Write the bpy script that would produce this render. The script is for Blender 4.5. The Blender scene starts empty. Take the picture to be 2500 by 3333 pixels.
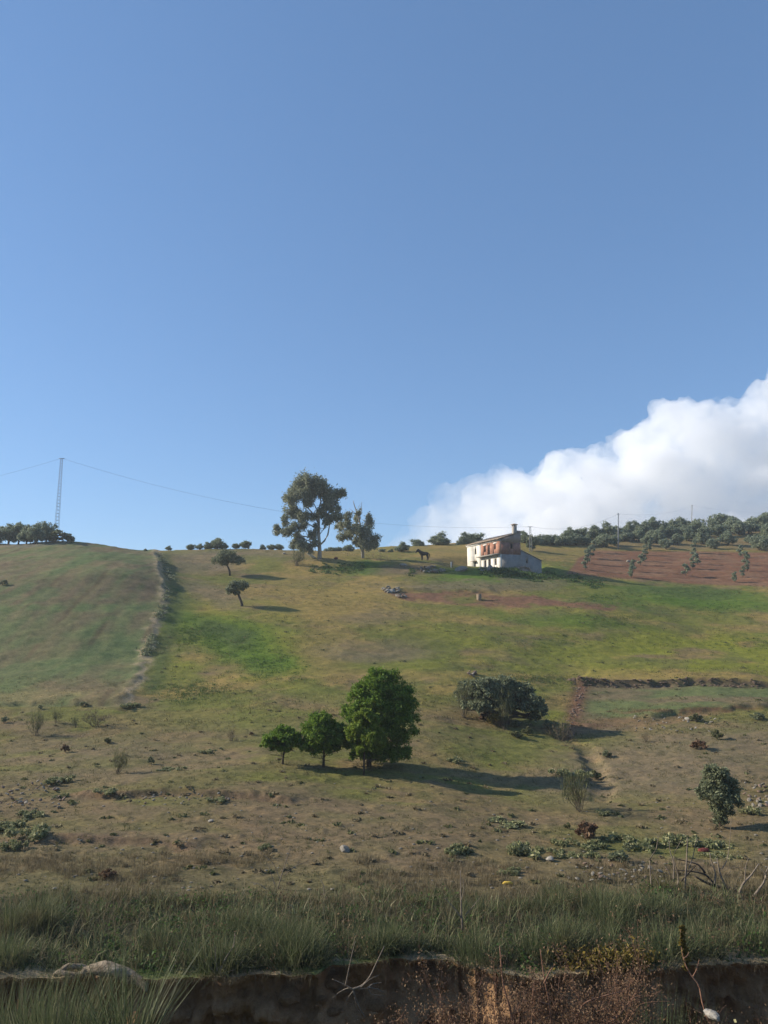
import bpy, math, random
import numpy as np
from mathutils import Vector, Matrix

# ------------------------------------------------------------------ camera, sky, sun, exposure
C = bpy.context.scene.collection
SC = bpy.context.scene
PITCH = math.radians(9.0); FPX = 2407.0; CX = 1250.0; CY = 1666.5
cam = bpy.data.cameras.new('camera'); camo = bpy.data.objects.new('camera', cam); C.objects.link(camo)
cam.sensor_fit = 'VERTICAL'; cam.sensor_height = 36.0; cam.lens = 36.0 * FPX / 3333.0
cam.clip_start = 0.1; cam.clip_end = 20000
camo.location = (0, 0, 0); camo.rotation_euler = (math.radians(90) + PITCH, 0, 0)
SC.camera = camo

SUN_EL = math.radians(27.0); SUN_AZ = math.radians(-79.0)      # azimuth clockwise from +Y (view direction)
SUN_DIR = Vector((math.sin(SUN_AZ) * math.cos(SUN_EL), math.cos(SUN_AZ) * math.cos(SUN_EL), math.sin(SUN_EL)))
W = bpy.data.worlds.new('World'); SC.world = W; W.use_nodes = True
wn = W.node_tree; wn.nodes.clear()
sky = wn.nodes.new('ShaderNodeTexSky'); sky.sky_type = 'NISHITA'; sky.sun_disc = False
sky.sun_elevation = SUN_EL; sky.sun_rotation = SUN_AZ
sky.altitude = 400; sky.air_density = 1.0; sky.dust_density = 0.05; sky.ozone_density = 3.0
bg = wn.nodes.new('ShaderNodeBackground'); bg.inputs[1].default_value = 0.10
wo = wn.nodes.new('ShaderNodeOutputWorld')
sk1 = wn.nodes.new('ShaderNodeVectorMath'); sk1.operation = 'SCALE'; sk1.inputs[3].default_value = .18; wn.links.new(sky.outputs[0], sk1.inputs[0])
sk2 = wn.nodes.new('ShaderNodeGamma'); sk2.inputs[1].default_value = .60; wn.links.new(sk1.outputs[0], sk2.inputs[0])
sk3 = wn.nodes.new('ShaderNodeVectorMath'); sk3.operation = 'MULTIPLY'; sk3.inputs[1].default_value = (2.45, 3.38, 4.50); wn.links.new(sk2.outputs[0], sk3.inputs[0])
wn.links.new(sk3.outputs[0], bg.inputs[0]); wn.links.new(bg.outputs[0], wo.inputs[0])
sl = bpy.data.lights.new('sun', 'SUN'); sl.energy = 3.9; sl.angle = math.radians(0.5); sl.color = (1.0, 0.91, 0.78)
so = bpy.data.objects.new('sun', sl); C.objects.link(so)
so.rotation_euler = SUN_DIR.to_track_quat('Z', 'Y').to_euler(); so.location = (-60, 20, 60)
vs = SC.view_settings; vs.view_transform = 'Standard'; vs.look = 'None'; vs.gamma = 1; vs.use_curve_mapping = False
vs.exposure = 0.85
SC.cycles.volume_bounces = 10; SC.cycles.max_bounces = 12; SC.cycles.transparent_max_bounces = 16

R = np.random.default_rng(7)
random.seed(3)
S = 2500.0 / 1659.0                                            # from the half-size view to photo pixels

# ------------------------------------------------------------------ noise and ray helpers
_tab = np.random.default_rng(11).random((256, 256))
def vnoise(x, y):
    x = np.asarray(x, float); y = np.asarray(y, float)
    ix = np.floor(x).astype(np.int64); iy = np.floor(y).astype(np.int64)
    fx = x - ix; fy = y - iy
    fx = fx * fx * (3 - 2 * fx); fy = fy * fy * (3 - 2 * fy)
    a = _tab[ix & 255, iy & 255]; b = _tab[(ix + 1) & 255, iy & 255]
    c = _tab[ix & 255, (iy + 1) & 255]; d = _tab[(ix + 1) & 255, (iy + 1) & 255]
    return (a * (1 - fx) + b * fx) * (1 - fy) + (c * (1 - fx) + d * fx) * fy
def fbm(x, y, o=4, seed=0.0, gain=.5):
    s = 0; amp = 1; t = 0
    for k in range(o):
        s = s + amp * vnoise(x * 2 ** k + seed * 17.3 + k * 31.7, y * 2 ** k - seed * 9.1 + k * 11.9); t += amp; amp *= gain
    return s / t
def smooth(a, b, x):
    t = np.clip((x - a) / (b - a), 0, 1); return t * t * (3 - 2 * t)
def pchip(xk, Y, xq):
    xk = np.asarray(xk, float); Y = np.asarray(Y, float)
    if Y.ndim == 1: Y = Y[:, None]
    h = np.diff(xk)[:, None]; dl = np.diff(Y, axis=0) / h
    m = np.zeros_like(Y)
    w1 = 2 * h[1:] + h[:-1]; w2 = h[1:] + 2 * h[:-1]
    with np.errstate(divide='ignore', invalid='ignore'):
        hm = (w1 + w2) / (w1 / dl[:-1] + w2 / dl[1:])
    m[1:-1] = np.where(dl[:-1] * dl[1:] > 0, hm, 0); m[0] = dl[0]; m[-1] = dl[-1]
    q = np.clip(xq, xk[0], xk[-1]); i = np.clip(np.searchsorted(xk, q) - 1, 0, len(xk) - 2)
    t = ((q - xk[i]) / np.diff(xk)[i])[:, None]; hh = h[i]
    return ((2 * t**3 - 3 * t**2 + 1) * Y[i] + (t**3 - 2 * t**2 + t) * hh * m[i] + (-2 * t**3 + 3 * t**2) * Y[i + 1] + (t**3 - t**2) * hh * m[i + 1])
def tan_el(py): return math.tan(PITCH - math.atan((py - CY) / FPX))
def ray(px, py):
    X = (px - CX) / FPX; Yc = -(py - CY) / FPX
    return np.array([X, math.cos(PITCH) - Yc * math.sin(PITCH), math.sin(PITCH) + Yc * math.cos(PITCH)])
def at_depth(px, py, d):
    v = ray(px, py); return v * (d / v[1])
def project(x, y, z):
    f = y * math.cos(PITCH) + z * math.sin(PITCH); u = -y * math.sin(PITCH) + z * math.cos(PITCH)
    return CX + FPX * x / f, CY - FPX * u / f

# ------------------------------------------------------------------ the hill: profiles along view azimuths (photo row, metres away)
Z = lambda z, d: ('z', z, d)
cols = [
 (-.95, [Z(-8.1, 20), Z(-8.2, 27), (2600, 38), (2450, 50), (2300, 64), (2150, 78), (1974, 93), (1850, 112), (1790, 130), (1770, 142), Z(18, 165), Z(15, 220), Z(-4, 320)]),
 (-.50, [Z(-8.1, 20), Z(-8.2, 27), (2600, 38), (2450, 50), (2300, 64), (2150, 78), (1974, 93), (1850, 112), (1800, 130), (1772, 144), Z(17.2, 165), Z(14, 220), Z(-4, 320)]),
 (-.43, [Z(-8.1, 20), Z(-8.2, 27), (2600, 38), (2450, 50), (2300, 64), (2150, 78), (1974, 94), (1850, 113), (1790, 131), (1762, 146), Z(18, 165), Z(14, 220), Z(-4, 320)]),
 (-.36, [Z(-8.1, 20), Z(-8.2, 27), (2590, 38.5), (2450, 50), (2300, 64), (2150, 79), (1974, 96), (1850, 115), (1806, 133), (1786, 146), Z(16.4, 165), Z(15, 220), Z(-4, 320)]),
 (-.25, [Z(-8.1, 20), Z(-8.2, 27), (2490, 46.5), (2300, 64), (2150, 80), (1974, 103), (1875, 125), (1800, 150), (1788, 160), Z(17.2, 185), Z(15, 230), Z(-4, 340)]),
 (-.13, [Z(-8.1, 20), Z(-8.25, 27), (2490, 46), (2300, 63), (2150, 80), (1974, 104), (1860, 132), (1815, 143), (1792, 158), Z(18, 180), Z(16, 240), Z(-4, 350)]),
 (.06, [Z(-8.1, 20), Z(-8.3, 27), (2530, 44), (2400, 54), (2300, 64), (2150, 82), (1974, 108), (1880, 129), (1850, 137), (1822, 151), (1774, 184), Z(22.5, 210), Z(20, 270), Z(-2, 380)]),
 (.17, [Z(-8.1, 20), Z(-8.4, 27), (2560, 43.5), (2400, 57), (2300, 68), (2150, 85), (1974, 110), (1880, 132), (1858, 139), (1790, 168), (1760, 195), Z(25, 220), Z(24, 270), Z(0, 390)]),
 (.27, [Z(-8.1, 20), Z(-8.4, 27), (2590, 41.5), (2450, 53), (2300, 71), (2150, 88), (1974, 112), (1890, 135), (1850, 150), (1790, 176), (1740, 210), Z(29, 240), Z(28, 290), Z(0, 400)]),
 (.45, [Z(-8.1, 20), Z(-8.4, 27), (2690, 35), (2500, 47), (2380, 58), (2240, 76), (2100, 98), (1950, 126), (1900, 140), (1790, 180), (1720, 220), Z(33, 250), Z(33, 300), Z(0, 410)]),
 (.95, [Z(-8.1, 20), Z(-8.4, 27), (2690, 35), (2500, 47), (2380, 58), (2240, 76), (2100, 98), (1950, 126), (1900, 140), (1790, 180), (1720, 220), Z(33, 250), Z(33, 300), Z(0, 410)]),
]
DG = np.arange(0, 461, .5); RG = np.arange(-1, 1.0001, .01)
prof = []
for r, pts in cols:
    ds = [0]; zs = [-8.0]
    for p in pts:
        if p[0] == 'z': ds.append(p[2]); zs.append(p[1])
        else: ds.append(p[1]); zs.append(tan_el(p[0]) * p[1])
    ds.append(460); zs.append(-20)
    prof.append(pchip(ds, zs, DG)[:, 0])
TAB = pchip([c[0] for c in cols], np.array(prof), RG)           # [r, d]
def _blur(A, n, ax):
    k = np.hanning(n + 2)[1:-1]; k /= k.sum()
    Ap = np.pad(A, [(n // 2, n // 2) if i == ax else (0, 0) for i in (0, 1)], mode='edge')
    return np.apply_along_axis(lambda v: np.convolve(v, k, 'valid'), ax, Ap)
TAB = _blur(_blur(TAB, 9, 0), 11, 1)
def H0(x, y):
    x = np.asarray(x, float); y = np.asarray(y, float)
    fi = (np.clip(x / np.maximum(y, 5), -1, 1) + 1) / .01; fj = np.clip(y, 0, 459.9) / .5
    i = np.clip(fi.astype(int), 0, len(RG) - 2); j = np.clip(fj.astype(int), 0, len(DG) - 2)
    a = fi - i; b = fj - j
    return (TAB[i, j] * (1 - a) + TAB[i + 1, j] * a) * (1 - b) + (TAB[i, j + 1] * (1 - a) + TAB[i + 1, j + 1] * a) * b
def hit(px, py, Hf, y0=18.3, y1=300):
    v = ray(px, py); ys = np.arange(y0, y1, .4); t = ys / v[1]
    below = v[2] * t < Hf(v[0] * t, ys)
    k = int(np.argmax(below)) if below.any() else len(ys) - 1
    yb = ys[k]; ya = yb - .4
    for _ in range(14):
        ym = (ya + yb) / 2; tt = ym / v[1]
        if v[2] * tt < float(Hf(v[0] * tt, ym)): yb = ym
        else: ya = ym
    return np.array([v[0] * yb / v[1], yb])
def line0(pts): return np.array([hit(x * S, y * S, H0) for x, y in pts])
def sdist(x, y, L):
    best = np.full(np.shape(x), 1e9); sg = np.zeros(np.shape(x)); tt = np.zeros(np.shape(x))
    n = len(L) - 1
    for k in range(n):
        ax, ay = L[k]; bx, by = L[k + 1]; dx, dy = bx - ax, by - ay
        t = np.clip(((x - ax) * dx + (y - ay) * dy) / (dx * dx + dy * dy), 0, 1)
        ex = x - ax - t * dx; ey = y - ay - t * dy; d = np.hypot(ex, ey)
        s = np.sign(dx * ey - dy * ex)                          # + : left of the direction of travel
        m = d < best; best = np.where(m, d, best); sg = np.where(m, s, sg); tt = np.where(m, (k + t) / n, tt)
    return best * sg, tt

RIDGE = line0([(268, 1527), (282, 1500), (300, 1470), (312, 1430), (325, 1390), (345, 1345), (357, 1300), (356, 1270), (348, 1240), (345, 1215), (338, 1196), (330, 1186)])
FOOT = line0([(-160, 1527), (0, 1524), (80, 1521), (180, 1524), (268, 1527)])
TERR = line0([(120, 1712), (230, 1722), (340, 1719), (470, 1722), (560, 1728), (650, 1737)])
TERR2 = line0([(90, 1826), (140, 1812), (230, 1813), (340, 1818), (430, 1836)])
WALLT = line0([(1225, 1470), (1256, 1479), (1330, 1482), (1420, 1480), (1500, 1476), (1580, 1479), (1720, 1483)])
PLOTE = line0([(1256, 1480), (1250, 1512), (1240, 1545), (1222, 1588)])
LOWB = line0([(1380, 1560), (1450, 1540), (1520, 1534), (1600, 1530), (1720, 1526)])
GULLY = line0([(1195, 1575), (1215, 1592), (1255, 1604), (1270, 1628), (1285, 1650), (1282, 1675), (1305, 1700), (1295, 1722), (1330, 1735)])
REDB = line0([(840, 1279), (900, 1278), (1000, 1279), (1080, 1282)])
EUCB = line0([(640, 1213), (700, 1224), (800, 1226), (880, 1222), (980, 1228)])
def H1(x, y):
    """hill + banks, ledges and gullies"""
    x = np.asarray(x, float); y = np.asarray(y, float); z = H0(x, y)
    s, t = sdist(x, y, RIDGE); wob = (fbm(x * .35, y * .35, 3, 2) - .5) * 2.4
    hgt = (.04 + .16 * vnoise(x * 0 + t * 17, y * 0) + .85 * np.exp(-((t - .80) / .07)**2) + .7 * np.exp(-((t - .66) / .05)**2)) * smooth(1.0, .93, t)
    inr = (y > RIDGE[0, 1] - 1.5) & (y < RIDGE[-1, 1] + 10)
    sd = s + wob * .5
    z = z + np.where(inr, hgt * smooth(-.6, .6, sd) * np.exp(-np.maximum(sd, 0) / 11) * smooth(RIDGE[0, 1] - 1.5, RIDGE[0, 1] + 2, y), 0)
    z = z + np.where(inr, .13 * smooth(1.0, .9, t) * (.4 + 1.1 * vnoise(t * 60, t * 0)) * np.exp(-(sd - .3)**2 / .6), 0)
    for L, h, k, wd in ((FOOT, .3, 5, .25), (TERR, .26, 3, .22), (TERR2, .16, 2, .25), (WALLT, .65, 3, .22), (LOWB, .4, 4, .4), (REDB, .45, 4, .3), (EUCB, .6, 5, .5)):
        s, t = sdist(x, y, L); s = s + (fbm(x * .8, y * .8, 3, h * 10) - .5) * .9
        end = smooth(0, .16, t) * smooth(1, .90, t)
        z = z + h * smooth(-wd, wd, s) * np.exp(-np.maximum(s, 0) / k) * end
        z = z - .07 * np.exp(-(s + .5)**2 / .3) * end
    s, t = sdist(x, y, GULLY); s = np.abs(s) + (fbm(x * .9, y * .9, 3, 5) - .5) * .9
    z = z - (.16 + .28 * vnoise(t * 7, t * 0)) * (1 - smooth(.15, .95, s)) * smooth(1, .9, t)
    return z
HC = at_depth(1629, 1850, 138.0); HF = np.array([-.39, .92]); HG = np.array([.92, .39])
_H1 = H1
def H1(x, y):
    x = np.asarray(x, float); y = np.asarray(y, float); z = _H1(x, y); dx = x - HC[0]; dy = y - HC[1]
    u = dx * HF[0] + dy * HF[1]; w = dx * HG[0] + dy * HG[1]
    ex = np.maximum(np.maximum(-u - .3, u - 13), 0); ew = np.maximum(np.maximum(-w - 1.2, w - 9.6), 0)
    k = 1 - smooth(0, 6.5, np.hypot(ex, ew)); return z * (1 - k) + (HC[2] - .05 + .065 * u - .10 * w) * k
EPX = np.array([-900, 0, 500, 900, 1040, 1090, 1250, 1400, 1455, 1490, 1600, 1740, 1800, 2000, 2180, 2250, 2500, 3400])
EYY = np.array([18.95, 18.95, 18.9, 19.0, 19.0, 19.5, 19.8, 19.85, 19.8, 19.62, 19.25, 18.80, 19.1, 19.3, 19.45, 19.6, 19.7, 19.7])
EXX = (EPX - 1250) / FPX * 18.2
def edge(x):
    tooth = ((x * 2.1 + .5 * vnoise(x * 1.3, x * 0 + 5)) % 1.0) * smooth(1.45, 1.75, x) * smooth(4.1, 3.7, x)
    return np.interp(x, EXX, EYY) + .12 * smooth(1.45, 1.75, x) * smooth(4.1, 3.7, x) - .24 * tooth + .22 * (fbm(x * 1.7, x * 0 + 3.1, 3, 1) - .5) + .12 * (vnoise(x * 6.1, x * 0 + 9) - .5)
def Hn(x, y):
    """fine relief on top"""
    x = np.asarray(x, float); y = np.asarray(y, float)
    far = smooth(30, 90, y)
    n = .5 * (fbm(x * .11, y * .11, 3, 3) - .5) * smooth(24, 40, y)
    n = n + (.17 + .22 * far) * (fbm(x * .33, y * .75, 4, 4) - .5)
    cl = fbm(x * 1.5, y * 2.4, 3, 6)
    n = n + .10 * np.maximum(cl - .52, 0) * 2.4 + .045 * (fbm(x * 4.2, y * 5.5, 2, 8) - .5)
    return n
def H(x, y):
    z = H1(x, y) + Hn(x, y); s = np.where((y > 60) & (y < 150) & (x < -10), sdist(x, y, RIDGE)[0], -1)
    return z + .016 * np.sin((x + .12 * y) * 2.1 + 2 * fbm(x * .2, y * .1, 2, 41)) * smooth(.5, 2.5, s) * (.4 + fbm(x * .2, y * .15, 2, 53))
_hs = np.linspace(-.75, .75, 420); _hl = np.linspace(math.log(17.), math.log(330.), 420)
_HT = H(*(lambda yy: (_hs[:, None] * (yy + 5), yy + 0 * _hs[:, None]))(np.exp(_hl)[None, :]))
def HT(x, y):
    fi = np.clip((x / (y + 5) + .75) / 1.5 * 419, 0, 418.99); fj = np.clip((np.log(y) - _hl[0]) / (_hl[-1] - _hl[0]) * 419, 0, 418.99)
    i = np.asarray(fi).astype(int); j = np.asarray(fj).astype(int); a = fi - i; c = fj - j
    return (_HT[i, j] * (1 - a) + _HT[i + 1, j] * a) * (1 - c) + (_HT[i, j + 1] * (1 - a) + _HT[i + 1, j + 1] * a) * c
def P(px, py):
    a = hit(px, py, HT); return np.array([a[0], a[1], float(H(a[0], a[1]))])
def PS(x, y): return P(x * S, y * S)

# ------------------------------------------------------------------ mesh helpers
def raw_mesh(name, V, Q=None, T=None, mat=None, cols=None, smoothf=False, midx=None):
    me = bpy.data.meshes.new(name)
    V = np.asarray(V, np.float32).reshape(-1, 3)
    nq = 0 if Q is None else len(Q); nt = 0 if T is None else len(T)
    li = np.concatenate([np.asarray(Q if nq else [], np.int32).ravel(), np.asarray(T if nt else [], np.int32).ravel()]).astype(np.int32)
    me.vertices.add(len(V)); me.vertices.foreach_set('co', V.ravel())
    me.loops.add(len(li)); me.loops.foreach_set('vertex_index', li)
    me.polygons.add(nq + nt)
    ls = np.concatenate([np.arange(nq) * 4, nq * 4 + np.arange(nt) * 3]).astype(np.int32)
    me.polygons.foreach_set('loop_start', ls)
    if smoothf: me.polygons.foreach_set('use_smooth', np.ones(nq + nt, bool))
    for m in (mat if isinstance(mat, (list, tuple)) else [mat]):
        if m: me.materials.append(m)
    if midx is not None: me.polygons.foreach_set('material_index', np.asarray(midx, np.int32))
    me.update(calc_edges=True)
    if cols is not None:
        for nm, arr in cols.items():
            a = me.color_attributes.new(nm, 'FLOAT_COLOR', 'POINT')
            a.data.foreach_set('color', np.concatenate([arr, np.ones((len(arr), 1))], 1).astype(np.float32).ravel())
    return me
def link(name, me, parent=None, loc=None):
    o = bpy.data.objects.new(name, me); C.objects.link(o)
    if parent: o.parent = parent
    if loc is not None: o.location = tuple(float(v) for v in loc)
    return o
def tag(o, label=None, cat=None, group=None, kind=None):
    if label: o['label'] = label
    if cat: o['category'] = cat
    if group: o['group'] = group
    if kind: o['kind'] = kind
    return o
def thing(name, label, cat, loc, rz=0.0, group=None):
    o = bpy.data.objects.new(name, None); C.objects.link(o); o.empty_display_size = .3
    o.location = tuple(float(v) for v in loc); o.rotation_euler = (0, 0, rz)
    return tag(o, label, cat, group)
def dup(root, loc, rz, sc, label, group=None):
    r = root.copy(); C.objects.link(r); r.location = tuple(float(v) for v in loc); r.rotation_euler = (0, 0, rz)
    r.scale = (sc, sc, sc) if np.isscalar(sc) else sc
    r['label'] = label
    if group: r['group'] = group
    for ch in list(root.children):
        c = ch.copy(); C.objects.link(c); c.parent = r
    return r
class MB:
    def __init__(s): s.V = []; s.Q = []; s.T = []; s.n = 0
    def add(s, V, Q=None, T=None):
        V = np.asarray(V, float).reshape(-1, 3); s.V.append(V)
        if Q is not None and len(Q): s.Q.append(np.asarray(Q, int).reshape(-1, 4) + s.n)
        if T is not None and len(T): s.T.append(np.asarray(T, int).reshape(-1, 3) + s.n)
        s.n += len(V); return s
    def box(s, a, b):
        (x0, y0, z0), (x1, y1, z1) = a, b
        return s.hexa([(x0, y0, z0), (x1, y0, z0), (x1, y1, z0), (x0, y1, z0), (x0, y0, z1), (x1, y0, z1), (x1, y1, z1), (x0, y1, z1)])
    def hexa(s, v):
        return s.add(v, [(0, 3, 2, 1), (4, 5, 6, 7), (0, 1, 5, 4), (1, 2, 6, 5), (2, 3, 7, 6), (3, 0, 4, 7)])
    def tube(s, pts, rad, n=6, cap=True):
        pts = np.asarray(pts, float); m = len(pts)
        rad = np.full(m, rad) if np.isscalar(rad) else np.asarray(rad, float)
        tg = np.gradient(pts, axis=0); tg /= np.linalg.norm(tg, axis=1)[:, None] + 1e-9
        ref = np.where(np.abs(tg[:, 2:3]) > .9, [[1., 0, 0]], [[0, 0, 1.]])
        a = np.cross(tg, ref); a /= np.linalg.norm(a, axis=1)[:, None] + 1e-9; b = np.cross(tg, a)
        an = np.arange(n) * 2 * math.pi / n
        V = pts[:, None, :] + rad[:, None, None] * (np.cos(an)[None, :, None] * a[:, None, :] + np.sin(an)[None, :, None] * b[:, None, :])
        i = np.arange(m - 1)[:, None] * n; k = np.arange(n)[None, :]; k2 = (k + 1) % n
        Q = np.stack([i + k, i + k2, i + n + k2, i + n + k], -1).reshape(-1, 4)
        T = []
        V = V.reshape(-1, 3)
        if cap:
            V = np.concatenate([V, pts[:1], pts[-1:]]); c0, c1 = m * n, m * n + 1
            T = [(c0, (j + 1) % n, j) for j in range(n)] + [(c1, (m - 1) * n + j, (m - 1) * n + (j + 1) % n) for j in range(n)]
        return s.add(V, Q, T)
    def mesh(s, name, mat, smoothf=False):
        return raw_mesh(name, np.concatenate(s.V), np.concatenate(s.Q) if s.Q else None, np.concatenate(s.T) if s.T else None, mat, smoothf=smoothf)
    def obj(s, name, mat, parent=None, loc=None, smoothf=False): return link(name, s.mesh(name, mat, smoothf), parent, loc)

# ------------------------------------------------------------------ materials
def nodes(name):
    m = bpy.data.materials.new(name); m.use_nodes = True; t = m.node_tree; t.nodes.clear()
    out = t.nodes.new('ShaderNodeOutputMaterial'); return m, t, out
def N(t, ty, **k):
    n = t.nodes.new('ShaderNode' + ty)
    for a, v in k.items(): setattr(n, a, v)
    return n
def noise(t, vec, scale, detail=4, rough=.6):
    n = N(t, 'TexNoise'); n.inputs['Scale'].default_value = scale; n.inputs['Detail'].default_value = detail; n.inputs['Roughness'].default_value = rough
    t.links.new(vec, n.inputs['Vector']); return n.outputs['Fac']
def ramp(t, fac, stops):
    r = N(t, 'ValToRGB'); e = r.color_ramp.elements
    while len(e) < len(stops): e.new(.5)
    for k, (p, c) in enumerate(stops): e[k].position = p; e[k].color = (*c, 1) if len(c) == 3 else c
    t.links.new(fac, r.inputs[0]); return r.outputs[0]
def mix(t, a, b, f, mode='MIX'):
    n = N(t, 'Mix', data_type='RGBA', blend_type=mode)
    for s, v in ((n.inputs[6], a), (n.inputs[7], b), (n.inputs[0], f)):
        if hasattr(v, 'links'): t.links.new(v, s)
        else: s.default_value = v if not isinstance(v, tuple) else ((*v, 1) if len(v) == 3 else v)
    return n.outputs[2]
def principled(t, out, col, rough=.9, bump=None, bstr=.3, bdist=.05, spec=.2):
    p = N(t, 'BsdfPrincipled'); p.inputs['Roughness'].default_value = rough; p.inputs['Specular IOR Level'].default_value = spec
    if hasattr(col, 'links'): t.links.new(col, p.inputs['Base Color'])
    else: p.inputs['Base Color'].default_value = (*col, 1)
    if bump is not None:
        b = N(t, 'Bump'); b.inputs['Strength'].default_value = bstr; b.inputs['Distance'].default_value = bdist
        t.links.new(bump, b.inputs['Height']); t.links.new(b.outputs[0], p.inputs['Normal'])
    t.links.new(p.outputs[0], out.inputs[0]); return p
def m_noise(name, c1, c2, scale=3, rough=.9, bump=.3, c3=None, bdist=.05, spec=.2):
    m, t, out = nodes(name); g = N(t, 'TexCoord').outputs['Object']
    n = noise(t, g, scale, 6, .65); st = [(.3, c1), (.68, c2)] + ([(.8, c3)] if c3 else [])
    principled(t, out, ramp(t, n, st), rough, noise(t, g, scale * 3, 5), bump, bdist, spec); return m
def m_leaf(name, stops, trans=.35, rough=.6, macro=None):
    """leaves: each leaf its own shade out of the ramp, light passing through"""
    m, t, out = nodes(name); g = N(t, 'NewGeometry')
    c = ramp(t, g.outputs['Random Per Island'], stops)
    if macro:
        oc = N(t, 'TexCoord').outputs['Object']; c = mix(t, c, macro[1], ramp(t, noise(t, oc, macro[0], 3), [(.55, (0, 0, 0)), (.75, (.8, .8, .8))]))
    p = N(t, 'BsdfPrincipled'); p.inputs['Roughness'].default_value = rough; p.inputs['Specular IOR Level'].default_value = .12
    tr = N(t, 'BsdfTranslucent'); mx = N(t, 'MixShader'); mx.inputs[0].default_value = trans
    t.links.new(c, p.inputs['Base Color']); t.links.new(c, tr.inputs['Color'])
    t.links.new(p.outputs[0], mx.inputs[1]); t.links.new(tr.outputs[0], mx.inputs[2]); t.links.new(mx.outputs[0], out.inputs[0]); return m

def m_ground():
    m, t, out = nodes('hill_ground')
    pos = N(t, 'NewGeometry').outputs['Position']
    a = N(t, 'Attribute'); a.attribute_name = 'albedo'; base = a.outputs['Color']
    n1 = noise(t, pos, 6.0, 6, .72); n2 = noise(t, pos, 1.1, 5, .65); n3 = noise(t, pos, 22.0, 3, .6)
    c = mix(t, base, ramp(t, n1, [(.30, (.62, .61, .58)), (.5, (.98, .98, .98)), (.7, (1.36, 1.33, 1.25))]), 1.0, 'MULTIPLY')
    c = mix(t, c, ramp(t, n2, [(.35, (.78, .82, .76)), (.52, (1, 1, 1)), (.68, (1.22, 1.16, 1.05))]), 1.0, 'MULTIPLY')
    c = mix(t, c, ramp(t, n3, [(.3, (.75, .75, .75)), (.7, (1.25, 1.25, 1.25))]), .8, 'MULTIPLY')
    hb = N(t, 'Math', operation='ADD'); t.links.new(n1, hb.inputs[0]); t.links.new(n3, hb.inputs[1])
    principled(t, out, c, .95, hb.outputs[0], .45, .07, .05); return m
def m_brick(c1=(.42, .17, .10), c2=(.33, .125, .075), cm=(.36, .28, .22)):
    m, t, out = nodes('brickwork'); oc = N(t, 'TexCoord').outputs['UV']
    b = N(t, 'TexBrick'); b.inputs['Scale'].default_value = 1.0; b.inputs['Brick Width'].default_value = .26; b.inputs['Row Height'].default_value = .09; b.inputs['Mortar Size'].default_value = .012
    b.inputs['Color1'].default_value = (*c1, 1); b.inputs['Color2'].default_value = (*c2, 1); b.inputs['Mortar'].default_value = (*cm, 1)
    t.links.new(oc, b.inputs['Vector'])
    g = N(t, 'TexCoord').outputs['Object']; n = noise(t, g, .9, 5)
    c = mix(t, b.outputs['Color'], ramp(t, n, [(.3, (.6, .58, .56)), (.7, (1.15, 1.1, 1.05))]), 1.0, 'MULTIPLY')
    principled(t, out, c, .9, b.outputs['Fac'], .3, .02); return m
M = {}
M['ground'] = m_ground()
M['plaster'] = m_noise('old_white_plaster', (.48, .43, .34), (.74, .71, .64), .55, .9, .2, (.82, .79, .73))
M['greyplaster'] = m_noise('grey_cement_render', (.19, .185, .175), (.30, .285, .26), .8, .95, .3)
M['greybrick'] = m_noise('weathered_gable_masonry', (.23, .18, .145), (.36, .28, .225), 1.2, .95, .3)
M['brick'] = m_brick(); M['oldbrick'] = m_brick((.34, .165, .12), (.27, .13, .098), (.26, .21, .18))
M['conc'] = m_noise('concrete', (.24, .22, .19), (.38, .35, .30), 2, .9, .2)
M['tile'] = m_noise('old_clay_tile', (.26, .19, .13), (.42, .33, .24), 3, .9, .3)
M['dark'] = m_noise('dark_opening', (.012, .011, .010), (.025, .022, .02), 3, .8, .1)  # near-black colour stands in for the shade of the rooms behind
M['wood'] = m_noise('weathered_wood', (.16, .11, .07), (.30, .23, .15), 6, .85, .4)
M['log'] = m_noise('bleached_driftwood', (.10, .072, .045), (.40, .32, .22), 7, .9, 1.0, (.52, .45, .34), .06)
M['barkdark'] = m_noise('dark_bark', (.045, .035, .027), (.10, .08, .06), 7, .95, .6)
M['barkpale'] = m_noise('pale_bark', (.20, .17, .13), (.38, .34, .28), 4, .9, .4)
M['twigdark'] = m_noise('brown_twig', (.09, .075, .05), (.16, .13, .09), 8, .9, .2)
M['twig'] = m_noise('bare_grey_twig', (.13, .10, .075), (.27, .22, .165), 8, .9, .2)
M['twigred'] = m_noise('red_brown_twig', (.17, .085, .055), (.30, .17, .11), 8, .9, .2)
M['metal'] = m_noise('galvanised_steel', (.16, .17, .18), (.26, .27, .28), 5, .6, .1)
M['wire'] = m_noise('cable', (.06, .06, .065), (.09, .09, .09), 5, .6, .1)
M['horse'] = m_noise('black_horse_coat', (.010, .008, .008), (.022, .017, .015), 3, .55, .1)
M['rock'] = m_noise('limestone', (.15, .13, .10), (.29, .26, .21), 2.5, .9, .5, (.36, .33, .28))
M['rockred'] = m_noise('reddish_stone', (.12, .08, .058), (.23, .165, .12), 2.5, .9, .5)
M['darkstone'] = m_noise('dark_earthy_stone', (.085, .060, .045), (.17, .118, .085), 2.5, .95, .5)
M['whitestone'] = m_noise('pale_stone', (.22, .195, .16), (.40, .37, .31), 2, .9, .4)
M['white'] = m_noise('whitewash', (.55, .52, .46), (.72, .70, .64), 2, .8, .1)
M['yellow'] = m_noise('yellow_plastic', (.55, .36, .05), (.65, .45, .08), 2, .5, .1)
M['redcloth'] = m_noise('dull_red_rag', (.13, .03, .022), (.19, .05, .035), 4, .9, .2)
M['earth'] = m_noise('bank_earth', (.23, .125, .058), (.42, .25, .125), 3.4, .95, 1.0, (.54, .37, .21), .14)
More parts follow.
